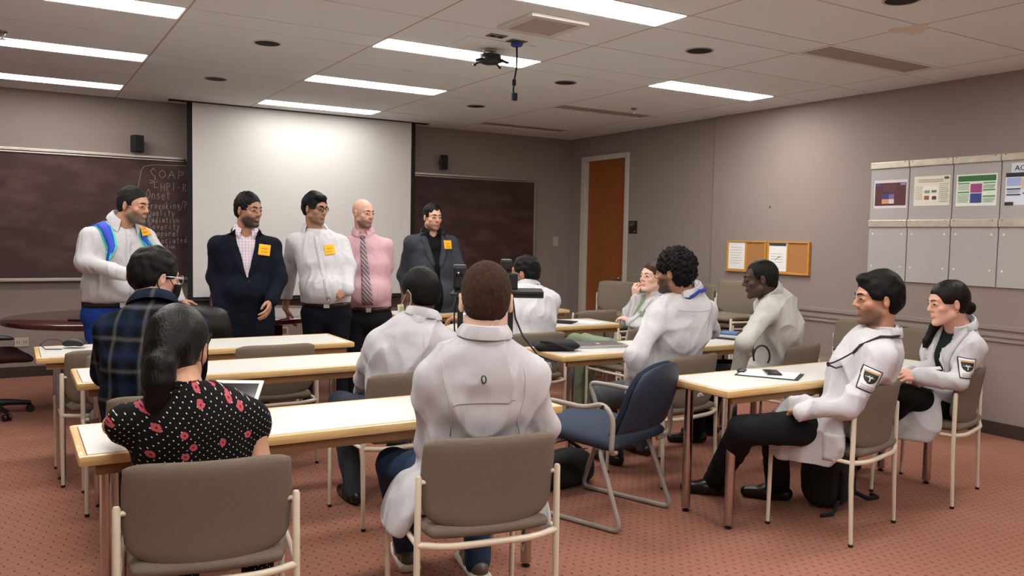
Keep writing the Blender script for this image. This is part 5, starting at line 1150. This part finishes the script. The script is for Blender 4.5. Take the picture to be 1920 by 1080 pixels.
def coat(m, o=.030, wr=.007, skirt=None, col=True, vw=0.0, vdrop=.3, m_in=None, wf=22., colr=.070, seed=0, gap=.55, flare=.018, hem=None, ch=.036):
    """white coat; skirt = list of (centre offset from hip, half sizes, yaw) draped cloth slabs"""
    def f(q, ob):
        if m_in: shirt(m_in, .008, False, False, .05, .003, q.H[2]+.0, .5, False)(q, ob)
        F = Field(q.lo, q.hi, .0096); q.torso(F, o); yoke(q, F, o)
        for A, E, W in ((q.SR, q.ER, q.WR), (q.SL, q.EL, q.WL)): q.arm(F, A, E, W, .014, .036, .005, .03)
        R_ = np.stack([q.xh, q.yh, V3(0, 0, 1)], 1)
        for (c, hf, rr) in (skirt or []):
            if len(rr) == 2: F.ell(q.loc(c), hf, q.Rw.T@rotz(math.radians(rr[0]))@roty(math.radians(rr[1])), .045); continue
            F.ell(q.H+R_@np.array(c), hf, R_@rotz(math.radians(rr[2]))@roty(math.radians(rr[1]))@rotx(math.radians(rr[0])), .05)
        if hem: F.half((0, 0, -1), -hem, .006)
        F.cone(q.N-q.ax*.022, q.N+nrm(q.T-q.N)*.18, .067, .095, .010, True)
        if vw:
            N = q.N; zb = N[2]-vdrop; F.put(V3(N[0]-.12, N[1], zb), V3(N[0]+.12, N[1]+.35, N[2]+.1), lambda X, Y, Z: np.maximum(np.maximum(np.abs(X-N[0])-np.maximum((Z-zb)/vdrop, 0)**.85*vw, zb-Z), (N[1]+.005)-Y), .004, True)
        q.top, q.tb = q.garment('coat', F, m, wr, wf, 6+seed)
        if col: collar(q, m, colr, ch, gap, name='coat_collar', flare=flare)
        if vw:
            for s in (-1, 1):
                grid = []
                for i in range(11):
                    t = i/10; z = q.N[2]+.012-vdrop*t; xe = s*(max((z-zb)/vdrop, 0)**.85*vw+.003); wl = .055*math.sin(min(1, (1-t)*1.6+.08)*PI/2)
                    grid.append([V3(q.N[0]+xe, q.N[1]+.2, z), V3(q.N[0]+xe+s*wl*.5, q.N[1]+.2, z-.004), V3(q.N[0]+xe+s*wl, q.N[1]+.2, z-.01)])
                drape(q, 'lapel', [q.tb], grid, (0, -1, 0), m, .004, .005, .7)
    return f
def seam(q, pts, m=None, w_=.004, name='seam', bv=None): return strip(q, name, [bv or q.tb], pts, w_, m or mat('seam_grey', '#bdb8b9', .9), .0015, .0012, nw=2)  # seam strips slightly darker than the white cloth
def seq(fs): return lambda q, o: [f(q, o) for f in fs]

# ------------------------------------------------------------------ standing men
SHORT = hair_cap(.005, .012, .006)
def x1(q, o):
    placket(q, o, m=C_WHITE); sticky(q, o, -.135, -.05, .08, 8, .20, None, .020)
    bl = mat('strap_blue', '#2a47c0', .7); tq = mat('strap_edge', '#3fd0b4', .6); bl2 = mat('backpack_blue', '#2747b5', .7)
    for s in (1, -1):
        def pth(off): return [q.N+V3(s*(.128+off), y, z-.02) for y, z in ((-.12, -.08), (-.07, -.03), (-.02, -.01), (.04, -.03), (.09, -.08), (.12, -.15), (.13, -.21))]
        e = strip(q, 'strap_edging', [q.tb], pth(0), .085, tq, .004, .004, widths=[.085]*4+[.08, .07, .035]); e['label'] = 'turquoise strap edging'
        strip(q, 'backpack_strap', [q.tb], pth(0), .06, bl, .006, .009, widths=[.062]*4+[.056, .045, .016])
    F = Field(q.N+V3(-.25, -.45, -.60), q.N+V3(.25, .05, .1), .012); F.rbox(q.N+V3(0, -.21, -.27), (.15, .085, .22), np.eye(3), .05); F.rbox(q.N+V3(0, -.285, -.33), (.11, .03, .12), np.eye(3), .03, .02)
    P, Fq = F.mesh(); obj('backpack', np_mesh('backpack', P, Fq, bl2), None, o)['label'] = 'blue backpack on his back'
person('person in white shirt and blue trousers with a blue backpack, hand on the black chair', (-0.289, 2.716, 0.833), (-0.252, 2.631, 1.427), (-0.180, 2.551, 1.565), -160, -133, 6, 0, -165, 1.0, 1.22, .05, 1.08, 1.02, 'tan', (.85, (.075, .06, .052), -.028), (.75, (.04, .035, .032), .07),
       re=(-0.480, 2.564, 1.182), rw=(-0.273, 2.271, 1.117), le=(0.012, 2.593, 1.159), lw=(0.101, 2.545, 0.922), lhand=dict(d=(.95, .1, -.3), n=(.25, .2, .95), curl=.35), rhand=dict(curl=.6),
       hair=hair_cap(.003, .012, .004, fr=(.108, -.032, .095), amp=.001), hairm=H_GREYBLK, top=seq([shirt(C_WHITE, .016, True, wr=.0055, vneck=.10, gap=.62, colr=.072)]), pants=dict(m=C_BLUEP), seed=11, extra=x1)
def x2(q, o): sticky(q, o, -.125, -.135, .085, -8, .22, None, .010)
person('person in navy blazer over a checked shirt with a yellow name tag', (0.599, 2.679, 0.797), (0.602, 2.720, 1.379), (0.610, 2.658, 1.560), 170, -150, 2, 0, None, 1.0, 1.05, .02, 1.12, 1.04, 'olive', (.95, (.03, .022, .018), -.03), None,
       re=(0.391, 2.778, 1.064), rw=(0.408, 2.609, 0.809), le=(0.809, 2.549, 1.064), lw=(0.714, 2.430, 0.901), rhand=dict(d=(.05, -.1, -1), n=(-.75, -.6, 0), curl=1.35), lhand=dict(curl=.3),
       hair=hair_cap(.006, .016, .007, fr=(.110, -.032, .098), amp=.0014, freq=180.), hairm=H_BLACK, top=jacket(C_NAVY, C_GING), pants=dict(m=C_DKNAVY), seed=12, extra=x2)
def x3(q, o):
    placket(q, o, m=C_WHITE); sticky(q, o, -.105, -.155, .08, 10, .22)
    g_ = lambda p: q.T+q.Rh@(np.array(p)*q.hs); gl = MB()
    for s in (-1, 1): gl.tube([g_((s*(.031+.024*math.cos(a)), .099-.010*abs(math.cos(a)*.5+.5), .004+.017*math.sin(a))) for a in np.linspace(0, 2*PI, 18)[:-1]], .0028, 6, closed=True); gl.tube([g_((s*.056, .09, .010)), g_((s*.074, .06, .012)), g_((s*.079, .0, .010)), g_((s*.078, -.02, -.002))], .0026, 6)
    gl.tube([g_((-.008, .1, .008)), g_((0, .104, .011)), g_((.008, .1, .008))], .0024, 6); obj('glasses', gl, M_BLACKP, o, True)['label'] = 'black framed glasses'
person('standing person in white shirt with black glasses and yellow name tag', (1.213, 2.682, 0.790), (1.157, 2.808, 1.405), (1.144, 2.758, 1.592), 166, -152, 4, 0, 162, 1.0, 1.08, .045, 1.0, 1.0, 'olive', (.5, (.06, .04, .03), -.045), None,
       re=(0.999, 2.975, 1.100), rw=(0.990, 3.029, 0.801), le=(1.362, 2.618, 1.147), lw=(1.310, 2.472, 0.970), rhand=dict(d=(.35, .1, -.9), n=(-.9, .2, -.3), curl=.25), lhand=dict(d=(-.9, .1, -.35), n=(-.2, -.9, .3), curl=.7),
       hair=hair_cap(.008, .018, .010, fr=(.112, -.036, .094), amp=.002, freq=90., front_add=[((.01, .06, .09), (.055, .045, .03))]), hairm=H_BLACK, top=shirt(C_WHITE, .018, True, wr=.0055, gap=.8, tee=C_WHITE, vneck=.04), pants=dict(m=C_DKNAVY), shoes='#4a2a18', seed=13, extra=x3)
def x4(q, o):
    placket(q, o, m=C_PINK); rows = []; p0 = q.N+V3(0, .2, -.055)
    for i in range(17):
        t = i/16; w_ = (.016 if i < 1 else .02+.026*t); p = p0+(V3(q.H[0], q.H[1]+.25, q.H[2]+.07)-p0)*t; rows.append([p+V3(-w_, 0, 0), p+V3(-w_*.5, .0, 0), p, p+V3(w_*.5, .0, 0), p+V3(w_, 0, 0)])
    drape(q, 'necktie', [q.tb], rows, (0, -1, 0), C_TIE, .005, .008, .9)['label'] = 'striped purple and white necktie'
    h = q.tb.ray_cast(Vector(q.N+V3(0, .4, -.055)), Vector((0, -1, 0)), .8)
    obj('tie_knot', MB().lathe([(.013, -.02), (.019, -.003), (.023, .016), (.012, .026)], 12, tuple(h[0]+Vector((0, -.002, .008)))), C_TIE, o, True)
person('person in a pink shirt with striped tie, hands behind the back', (1.679, 2.980, 0.718), (1.670, 3.093, 1.386), (1.647, 3.038, 1.574), 158, -160, 2, 0, None, .98, 1.12, .035, 1.04, 1.0, 'light', (.8, (.10, .065, .05), -.04), (.12, (.2, .15, .12), .05),
       re=(1.542, 3.232, 1.099), rw=(1.726, 3.294, 0.909), le=(1.867, 3.037, 1.129), lw=(1.846, 3.221, 0.911), rhand=dict(curl=.8), lhand=dict(curl=.8),
       hair=None, hairm=H_BROWN, top=shirt(C_PINK, .016, True, wr=.005, gap=.32), pants=dict(m=C_CHAR), seed=14, extra=x4)
def x5(q, o): sticky(q, o, -.12, -.115, .085, 0, .24, None, .013)
person('person in open grey suit jacket over black shirt with a yellow name tag', (2.449, 3.327, 0.621), (2.453, 3.405, 1.406), (2.442, 3.353, 1.568), 172, -178, 2, 0, None, 1.0, 1.18, .04, 1.12, 1.0, 'light', (.75, (.16, .085, .055), -.045), None,
       re=(2.231, 3.513, 1.035), rw=(2.223, 3.355, 0.735), le=(2.685, 3.239, 1.045), lw=(2.634, 3.153, 0.730), rhand=dict(curl=.5), lhand=dict(curl=.5),
       hair=hair_cap(.005, .014, .006, fr=(.108, -.034, .100), amp=.002), hairm=H_BLACK, top=jacket(C_GREY, C_BLACK, .024, .075, .36, .2, .028), pants=dict(m=C_BLACK), seed=15, extra=x5)

# ------------------------------------------------------------------ seated people
def mask(q, o, m, loops=None, drop=0.0, fwd=.0):
    g_ = lambda p: q.T+q.Rh@(np.array(p)*q.hs); rows = []
    for i in range(13):
        u = (i/12-.5)*2*1.15; row = []
        for j in range(7):
            v = j/6; z = -.018-.085*v+drop; rr = 1-.25*max(0, v-.55)
            row.append(g_((.070*math.sin(u)*rr, .022+fwd+(.090*math.cos(u)+.012*math.cos(u)**4*(1-v))*rr, z)))
        rows.append(row)
    k = obj('face_mask', MB().sheet(rows, .003), m, o, 'all')
    for s in (-1, 1): obj('ear_loop', MB().tube([g_((s*.064, .06+fwd, -.03+drop)), g_((s*.074, .03, -.0+drop*.5)), g_((s*.084, -.012, .026)), g_((s*.084, -.032, .005)), g_((s*.080, -.028, -.03)), g_((s*.072, .01, -.07+drop*.5)), g_((s*.062, .05+fwd, -.092+drop))], .0018, 6), loops or m, k, True)
    return k
def x6(q, o):
    mask(q, o, C_BLACK); g_ = lambda p: q.T+q.Rh@(np.array(p)*q.hs); gl = MB()
    for s in (-1, 1): gl.tube([g_((s*(.031+.023*math.cos(a)), .108-.006*abs(math.cos(a)), .004+.019*math.sin(a))) for a in np.linspace(0, 2*PI, 18)[:-1]], .002, 6, closed=True); gl.tube([g_((s*.054, .10, .010)), g_((s*.076, .06, .012)), g_((s*.082, .0, .010)), g_((s*.08, -.02, -.002))], .002, 6)
    obj('glasses', gl, M_SILVER, o, True)
person('person in dark plaid shirt with glasses and black mask, back to the viewer', (-.40, .14, .53), (-0.376, 0.243, 1.046), (-0.354, 0.334, 1.195), -24, -70, 8, 0, None, 1.0, 1.04, 0, .95, 1.0, 'light', None, None,
       re=(-.21, .42, .80), rw=(-.22, .66, .765), le=(-.53, .42, .78), lw=(-.40, .68, .765), seated=True, hair=hair_cap(.012, .020, .012, fr=(.115, -.04, .095), amp=.002, freq=110., nape=-.075), hairm=H_BLACK,
       top=shirt(C_PLAID, .026, False, True, wr=.006, hemz=.40, colr=.076), pants=dict(m=C_DKNAVY), seed=16, extra=x6)
def top7(q, o):
    F = Field(q.lo, q.hi, .0098); q.torso(F, .014)
    for A, E, W in ((q.SR, q.ER, q.WR), (q.SL, q.EL, q.WL)): F.cone(A, A+(E-A)*.12, .050*q.S, .050*q.S, .03)
    F.half((0, 0, -1), -.42, .01); F.cone(q.N-q.ax*.01, q.N+nrm(q.T-q.N)*.2, .066, .10, .010, True)
    q.top, q.tb = q.garment('blouse', F, C_FLORAL, .003, 24, 3)
def pony7(F, g, s):
    F.ell(g((0, -.085, .0)), V3(.06, .05, .055)*s, None, .03)
    pts = [(0, -.105, -.02), (.002, -.128, -.045), (.004, -.130, -.09), (.006, -.125, -.14), (.012, -.118, -.19), (.024, -.115, -.235)]; rs = [.030, .040, .043, .036, .024, .008]
    for a, b, ra_, rb_ in zip(pts[:-1], pts[1:], rs[:-1], rs[1:]): F.cone(g(a), g(b), ra_*s, rb_*s, .02)
def x7(q, o): mask(q, o, C_BLACK); obj('hair_tie', MB().tube([q.T+q.Rh@(V3(.030*math.cos(a), -.118, -.004+.030*math.sin(a))*q.hs) for a in np.linspace(0, 2*PI, 14)[:-1]], .006, 7, closed=True), C_BLACK, o, True)
person('person in a black floral polka-dot sleeveless top at the nearest left table', (-.375, -.94, .52), (-0.475, -1.020, 0.892), (-0.459, -0.902, 1.039), -16, -32, 8, 0, None, .98, 1.12, 0, 1.04, 1.05, 'tan', None, None, fem=True, drop=-.015,
       re=(-0.259, -1.094, 0.700), rw=(-.14, -.50, .745), le=(-.62, -.66, .77), lw=(-.42, -.44, .745), rhand=dict(curl=.4, n=(0, 0, 1)), lhand=dict(curl=.4, n=(0, 0, 1)), seated=True,
       hair=hair_cap(.010, .012, .008, fr=(.112, -.034, .092), amp=.0012, freq=70., earcut=True, nape=-.075, pony=pony7), hairm=hairmat('glossy_black', '#0e0c0c', .28),
       top=lambda q, o: top7(q, o), pants=dict(m=C_FLORAL), seed=17, extra=x7)

SK = lambda *a: list(a)
def emblem(q, o, c, dirn, w_, h, tilt, bv=None):
    k = lambda n, c2: mat('emblem_'+n, c2, .7)
    p = patch(q, 'sleeve_emblem', c, dirn, w_, h, k('rim', '#15161a'), bv, n=9, off=.004, tiltdeg=tilt); p['label'] = 'black-edged shield emblem patch'
    d = nrm(dirn); u0 = nrm(V3(0, 0, 1)-d*d[2]); x0 = np.cross(d, u0); ca, sa = math.cos(math.radians(tilt)), math.sin(math.radians(tilt)); x, u = x0*ca+u0*sa, u0*ca-x0*sa
    patch(q, 'emblem_field', c, dirn, w_*.9, h*.91, k('white', '#d9d6d6'), bv, n=9, off=.0056, tiltdeg=tilt, parent=p)
    # shield: top bar tan, dark body tapering, white bird wings
    rows = []
    for i in range(7):
        t = i/6; ww = w_*.36*(1 if t < .35 else math.sqrt(max(0, 1-((t-.35)/.66)**2))); cc = c+u*(h*.30-h*.46*t); rows.append([cc+x*ww*f_ for f_ in (-1, -.66, -.33, 0, .33, .66, 1)])
    drape(q, 'emblem_shield', [bv or q.tb], rows, tuple(d), k('dark', '#1d2022'), .001, .0072, .5, p)
    patch(q, 'emblem_bar', c+u*h*.325, dirn, w_*.72, h*.08, k('tan', '#c99c62'), bv, n=9, off=.0088, tiltdeg=tilt, parent=p)
    for s in (-1, 1):
        rows = [[c+u*h*(.17-.02*i)+x*s*w_*(.04+.045*i)*1.0, c+u*h*(.10-.0*i-.02*(4-i)*.5)+x*s*w_*(.03+.045*i)] for i in range(6)]
        drape(q, 'emblem_wing', [bv or q.tb], rows, tuple(d), k('wing', '#c9c9c9'), .001, .0088, .5, p)
    patch(q, 'emblem_stem', c+u*h*.02, dirn, w_*.06, h*.2, k('wing', '#c9c9c9'), bv, n=7, off=.0088, tiltdeg=tilt, parent=p)
    for kz in (-.27, -.34, -.40): patch(q, 'emblem_lettering', c+u*h*kz, dirn, w_*.7, h*.028, k('letter', '#8d8d95'), bv, n=9, off=.0070, tiltdeg=tilt, parent=p)
def x8(q, o):
    mask(q, o, mat('mask_pale', '#d9dfae', .8), M_WHITEP, -.035, .012)
    seam(q, [q.N+V3(0, -.12-.05*t, -.06-.36*t) for t in np.linspace(0, 1, 12)])
person('person in white coat with a pale mask pulled under the chin, seen from behind', (.76, .20, .52), (0.827, 0.118, 0.969), (0.852, 0.183, 1.109), -18, 18, 2, 0, 2, .96, 1.02, 0, .96, 1.02, 'dark', None, (.5, (.01, .008, .007), .06),
       le=(0.627, 0.294, 0.752), lw=(0.672, 0.511, 0.574), re=(1.052, 0.082, 0.739), rw=(1.02, .62, .78), rk=(.92, .62, .50), ra=(.92, .58, .09), lk=(.60, .62, .50), la=(.62, .46, .09), seated=True,
       hair=hair_cap(.010, .016, .008, fr=(.108, -.034, .098), amp=.0006, freq=260., nape=-.055), hairm=H_BLACK, top=coat(C_COAT, .032, .010, [((-.16, -.02, -.06), (.06, .15, .12), (0, 8, 0)), ((.16, -.02, -.06), (.06, .15, .12), (0, -8, 0))], seed=1, hem=.42), pants=dict(m=fab('slate_trousers', '#3d424b')), seed=18, extra=x8, drop=.02)
def x9(q, o):
    y0 = lambda x: -.16
    yk = [q.N+V3(x, -.15+.5*x*x, -.215+.35*x*x) for x in np.linspace(-.145, .145, 15)]; seam(q, yk, mat('yoke_seam', '#a19c9f', .9), .004)
    for s in (-1, 1): seam(q, [q.N+V3(s*(.175-.01*t), -.10-.04*t, -.06-.30*t) for t in np.linspace(0, 1, 10)])
    h = q.tb.ray_cast(Vector(q.N+V3(-.015, -.4, -.13)), Vector((0, 1, 0)), .8); c = np.array(h[0])-V3(0, .002, 0)
    obj('coat_logo', MB().tube([c+V3(.0075*math.cos(a), .35*.012*math.sin(a), .012*math.sin(a)) for a in np.linspace(0, 2*PI, 15)[:-1]], .0026, 6, closed=True), mat('logo_dark', '#2c2c30', .7), o, True)['label'] = 'small dark oval logo'
person('person in white coat and jeans sitting front centre, back to the viewer', (.53, -1.02, .53), (0.492, -1.127, 1.030), (0.520, -1.087, 1.178), -20, -27, 4, 0, -12, 1.0, 1.06, 0, .97, 1.13, 'fair', None, (.8, (.055, .036, .024), .09),
       le=(0.370, -0.940, 0.653), lw=(0.470, -0.755, 0.485), re=(0.738, -1.157, 0.728), rw=(.86, -.62, .74), rk=(.76, -.62, .50), ra=(.74, -.66, .09), lk=(.38, -.62, .50), la=(.53, -.42, .09), seated=True,
       hair=hair_cap(.002, .004, .003, fr=(.10, -.02, .118), amp=.0007, freq=300., nape=-.058, sidez=.0), hairm=H_CROP,
       top=coat(C_COAT, .032, .010, [((.265, -.93, .45), (.042, .17, .14), (-9, 22)), ((.37, -.98, .50), (.11, .16, .07), (-9, 0)), ((.17, -.02, -.06), (.07, .18, .17), (0, -14, 0)), ((0, -.12, -.04), (.19, .08, .10), (-10, 0, 0))], seed=2, wf=17., gap=.5, hem=.375), pants=dict(m=C_JEANS), shoes='#5d574e', sole='#d6cfc0', seed=19, extra=x9, drop=.045)
person('person in white coat seated behind the black stand, facing the screen', (2.25, 1.38, .53), (2.332, 1.505, 1.004), (2.335, 1.560, 1.138), -12, 36, 0, 0, 0, 1.0, 1.06, 0, 1.05, 1.0, 'olive', (.75, (.02, .015, .012), -.03), None,
       le=(2.149, 1.532, 0.812), lw=(1.95, 1.78, .80), re=(2.51, 1.50, .84), rw=(2.48, 1.78, .80), seated=True,
       hair=hair_cap(.009, .018, .010, fr=(.112, -.034, .096), amp=.002, freq=120., nape=-.07), hairm=H_BLACK, top=coat(C_COAT, .032, .010, [], seed=3, wf=24.), pants=dict(m=C_CHAR), seed=20)
def bun11(F, g, s): F.ell(g((0, -.12, .0)), V3(.035, .035, .04)*s, None, .02)
def x11(q, o):
    d = (1, 0, 0); c = q.SL+V3(-.12, .0, -.05); p = patch(q, 'round_emblem', c, (1, -.1, 0), .062, .062, mat('emblem_green', '#4d5a2e', .7), off=.004, n=6); p['label'] = 'round green and white sleeve emblem'
    patch(q, 'emblem_disc', c, (1, -.1, 0), .04, .04, M_WHITEPAPER, off=.0055, parent=p); patch(q, 'emblem_mark', c, (1, -.1, 0), .018, .014, M_INK, off=.007, parent=p)
person('person in white coat and green scrubs resting cheek on hand', (3.27, 1.36, .52), (3.367, 1.296, 0.950), (3.318, 1.291, 1.111), 74, 96, -8, 0, 62, .94, .92, 0, .92, .96, 'fair', None, None, fem=True,
       re=(3.282, 1.568, 0.752), rw=(3.262, 1.406, 0.944), rhand=dict(d=(-.15, -.15, .95), n=(-.9, -.2, .2), curl=.75), le=(3.220, 1.134, 0.716), lw=(3.167, 1.335, 0.775), lhand=dict(curl=.5),
       lk=(2.782, 1.533, 0.618), la=(2.861, 1.636, 0.119), rk=(2.958, 1.635, 0.598), ra=(3.016, 1.676, 0.025), foot=(-.8, .3, 0), seated=True, shoes='#8b8f93', sole='#c9c9c5',
       hair=hair_cap(.004, .007, .006, fr=(.112, -.03, .100), amp=.0012, freq=100., nape=-.06, pony=bun11), hairm=H_LTBR, brow=H_LTBR, top=coat(C_COAT, .024, .010, [((-.13, .02, -.05), (.05, .14, .10), (0, 0, 0))], vw=.045, vdrop=.30, m_in=C_SCRUB, seed=4, wf=24.), pants=dict(m=C_SCRUB, cuff=.06), seed=21, extra=x11)
def x12(q, o):
    bl = mat('lanyard_blue', '#1f3aa0', .6); pts = []
    ax = nrm(q.ax*.5+nrm(q.T-q.N)*.5); x = nrm(q.xs-ax*(q.xs@ax)); y = np.cross(ax, x); rows = []
    for i in range(21):
        a = PI+PI*i/20; dv = x*math.cos(a)+y*math.sin(a); e = abs(i/20-.5)*2; c = q.N+ax*(.028-.02*e)+dv*(.100+.012*e)-ax*.03*e; rows.append([c-ax*.010+dv*.004, c+ax*.010])
    obj('lanyard', MB().sheet(rows, .003), bl, o, 'all')['label'] = 'bright blue lanyard around the collar'
    seam(q, [q.N+V3(x_, -.13+.6*x_*x_, -.10+.35*x_*x_) for x_ in np.linspace(-.16, .16, 12)])
person('person in white shirt with a blue lanyard behind the blue armchair', (2.45, .10, .53), (2.460, -0.019, 1.079), (2.357, -0.018, 1.216), 4, 24, 0, 0, 6, 1.02, 1.10, 0, 1.12, 1.02, 'olive', (.85, (.018, .013, .011), -.02), None,
       le=(2.072, -0.042, 0.756), lw=(2.135, 0.044, 0.535), re=(2.90, .22, .84), rw=(2.88, .54, .77), lk=(2.088, 0.280, 0.476), la=(2.30, .42, .09), rk=(2.60, .55, .50), ra=(2.62, .52, .09), seated=True,
       hair=hair_cap(.020, .030, .020, fr=(.118, -.036, .095), amp=.0042, freq=230., nape=-.075, sidez=-.01), hairm=hairmat('curly_black', '#090707', .6), top=coat(C_WHITE, .032, .011, [], seed=5, wf=20., colr=.080, gap=.5), pants=dict(m=C_GREYP), seed=22, extra=x12, drop=.025)
def x13(q, o):
    c = loc_c = q.loc(np.array((2.965, -0.140, 0.717))); st = MB(); r_ = .065; R_ = q.Rw.T@np.array([[.8555, .5178, 0], [-.5178, .8555, 0], [0, 0, 1]])
    pts = [c+R_@V3(r_*math.cos(a)*.75, 0, r_*math.sin(a)) for a in np.linspace(-.7, 3.6, 18)]; obj('stethoscope_loop', st.tube(pts, .006, 8), M_BLACKP, o, True)['label'] = 'black stethoscope tube hanging from the pocket'
person('person in off-white coat leaning forward toward the notebooks', (3.44, .16, .53), (3.261, 0.057, 1.057), (3.152, 0.060, 1.167), 28, 47, 6, 0, 18, 1.0, 1.04, 0, 1.06, 1.0, 'deep', None, (.6, (.008, .006, .006), .06),
       le=(2.939, -0.025, 0.795), lw=(2.962, 0.040, 0.599), re=(3.68, .40, .86), rw=(3.62, .58, .765), lk=(3.12, .52, .50), la=(3.16, .60, .09), rk=(3.36, .62, .50), ra=(3.40, .72, .09), seated=True, foot=(-.7, .5, 0),
       hair=hair_cap(.002, .004, .003, fr=(.106, -.03, .098), amp=.0006, freq=300., nape=-.055), hairm=H_BLACK, top=coat(C_OFFW, .032, .010, [((-.15, -.0, -.07), (.06, .16, .11), (0, 6, 0)), ((-.08, .12, .03), (.12, .14, .06), (0, 0, 0))], seed=6, wf=20., flare=.008, ch=.05, hem=.42), pants=dict(m=C_BLACK), seed=23, extra=x13, drop=.02)
def x14(q, o):
    def g_(x, y, z, off=.008):
        p = Vector(q.N+V3(x, y, z)); h = q.tb.find_nearest(p); n = h[1] if h[1].dot(h[0]-Vector(q.sp[3])) > 0 else -h[1]; return h[0]+n*off
    st = MB(); f_ = lambda x, y, z: q.N+V3(x, y, z)
    L_ = [g_(*p) for p in ((0, -.12, .0), (-.05, -.115, .01), (-.10, -.06, .0), (-.12, .0, -.01), (-.115, .05, -.04), (-.10, .10, -.08))]; e0 = np.array(L_[-1])
    st.tube(L_, .0065, 8); st.tube([g_(*p) for p in ((0, -.12, .0), (.05, -.115, .01), (.10, -.06, .0), (.11, .02, -.02), (.09, .09, -.07), (.06, .15, -.14))], .0065, 8)
    k_ = lambda x, y, z: e0+V3(x, y, z)
    st.tube([e0, k_(.0, .03, -.035), k_(.005, .075, -.065), k_(.0, .115, -.085), k_(-.005, .135, -.09)], .0042, 7); st.tube([e0, k_(.02, .02, -.05), k_(.03, .05, -.10), k_(.025, .095, -.115), k_(.01, .13, -.10)], .0042, 7)
    for p in ((-.006, .14, -.09), (.008, .135, -.098)): st.lathe([(.004, -.008), (.008, -.004), (.008, .004), (.003, .009)], 10, tuple(k_(*p)))
    obj('stethoscope', st, M_BLACKP, o, True)['label'] = 'black stethoscope around the neck'
    emblem(q, o, q.SL+(q.EL-q.SL)*.36+V3(-.10, .02, 0), (1, -.15, -.05), .088, .11, -22)
    pk = patch(q, 'coat_pocket', q.H+V3(-.30, .10, -.08), (1, 0, .1), .15, .13, C_COAT, off=.003)
person('person in white coat with a stethoscope round the neck, seated in profile', (2.66, -.97, .53), (2.742, -1.090, 0.946), (2.702, -1.087, 1.135), 52, 57, 0, 0, 38, 1.0, 1.02, 0, 1.04, 1.04, 'tan', (.75, (.06, .04, .03), -.03), None,
       le=(2.402, -1.163, 0.646), lw=(2.223, -1.056, 0.629), lhand=dict(d=(.55, .8, -.25), curl=.5), re=(2.88, -.88, .80), rw=(2.70, -.90, .64), rhand=dict(skip=1), lk=(2.047, -0.864, 0.517), la=(2.42, -.34, .09), rk=(2.318, -0.819, 0.495), ra=(2.66, -.56, .09), foot=(-.6, .75, 0), seated=True,
       hair=hair_cap(.012, .024, .014, fr=(.112, -.034, .096), amp=.0016, freq=90., nape=-.072, front_add=[((0, .065, .095), (.05, .04, .028))]), hairm=H_BLACK,
       top=coat(C_COAT, .032, .010, [((2.37, -.96, .48), (.045, .20, .19), (13, 8)), ((2.50, -.98, .56), (.13, .16, .09), (13, 0)), ((0, -.06, -.06), (.13, .06, .10), (-10, 0, 0))], seed=7, wf=18., hem=.345), pants=dict(m=C_CHAR, cuff=.055), seed=24, extra=x14, drop=.015)
def bun15(F, g, s):
    F.ell(g((0, -.115, -.035)), V3(.03, .034, .036)*s, None, .015)
    for a, b, ra_, rb_ in (((.05, .0, -.07), (.075, .045, -.13), .022, .024), ((.075, .045, -.13), (.085, .085, -.21), .024, .021), ((.085, .085, -.21), (.08, .11, -.29), .021, .008)): F.cone(g(a), g(b), ra_*s, rb_*s, .015)
def x15(q, o):
    emblem(q, o, q.SL+(q.EL-q.SL)*.55+V3(-.12, .03, 0), (1, -.25, 0), .085, .105, -6)
    er = q.T+q.Rh@(V3(-.083, -.008, -.040)*q.hs); obj('earring', MB().tube([er+V3(0, .007*math.cos(a), .007*math.sin(a)) for a in np.linspace(0, 2*PI, 10)[:-1]], .002, 6, closed=True), mat('gold', '#c9a04a', .25, 1.0), o, True)
    patch(q, 'badge', q.N+V3(-.02, .25, -.20), (0, -1, 0), .055, .085, M_WHITEPAPER, off=.004)
person('person in white coat over dark top, hands clasped, near the right wall', (3.61, -.88, .52), (3.582, -0.990, 0.937), (3.487, -0.968, 1.088), 62, 58, 6, 0, 46, .95, .96, 0, .96, 1.0, 'light', None, None, fem=True,
       le=(3.409, -1.091, 0.681), lw=(3.253, -0.971, 0.702), re=(3.627, -0.779, 0.664), rw=(3.372, -0.857, 0.694), lhand=dict(d=(-.8, .5, .1), n=(-.3, -.6, .7), curl=.7), rhand=dict(d=(-.6, -.3, -.1), n=(-.5, .4, .8), curl=.8), lk=(3.243, -0.904, 0.587), la=(3.36, -.42, .09), rk=(3.48, -.42, .50), ra=(3.52, -.36, .09), foot=(-.5, .8, 0), seated=True,
       hair=hair_cap(.006, .009, .008, fr=(.114, -.034, .096), amp=.0008, freq=80., nape=-.068, pony=bun15), hairm=hairmat('sleek_brown', '#120c0a', .3), brow=H_DKBROWN,
       top=coat(C_COAT, .026, .010, [((3.33, -.88, .47), (.045, .17, .19), (16, 8)), ((3.46, -.88, .56), (.12, .14, .09), (16, 0)), ((0, -.05, -.06), (.12, .06, .10), (-8, 0, 0))], hem=.335, vw=.05, vdrop=.34, m_in=fab('dark_green_top', '#16211d'), seed=8, wf=20.), pants=dict(m=C_BLACK), seed=25, extra=x15, drop=.015)
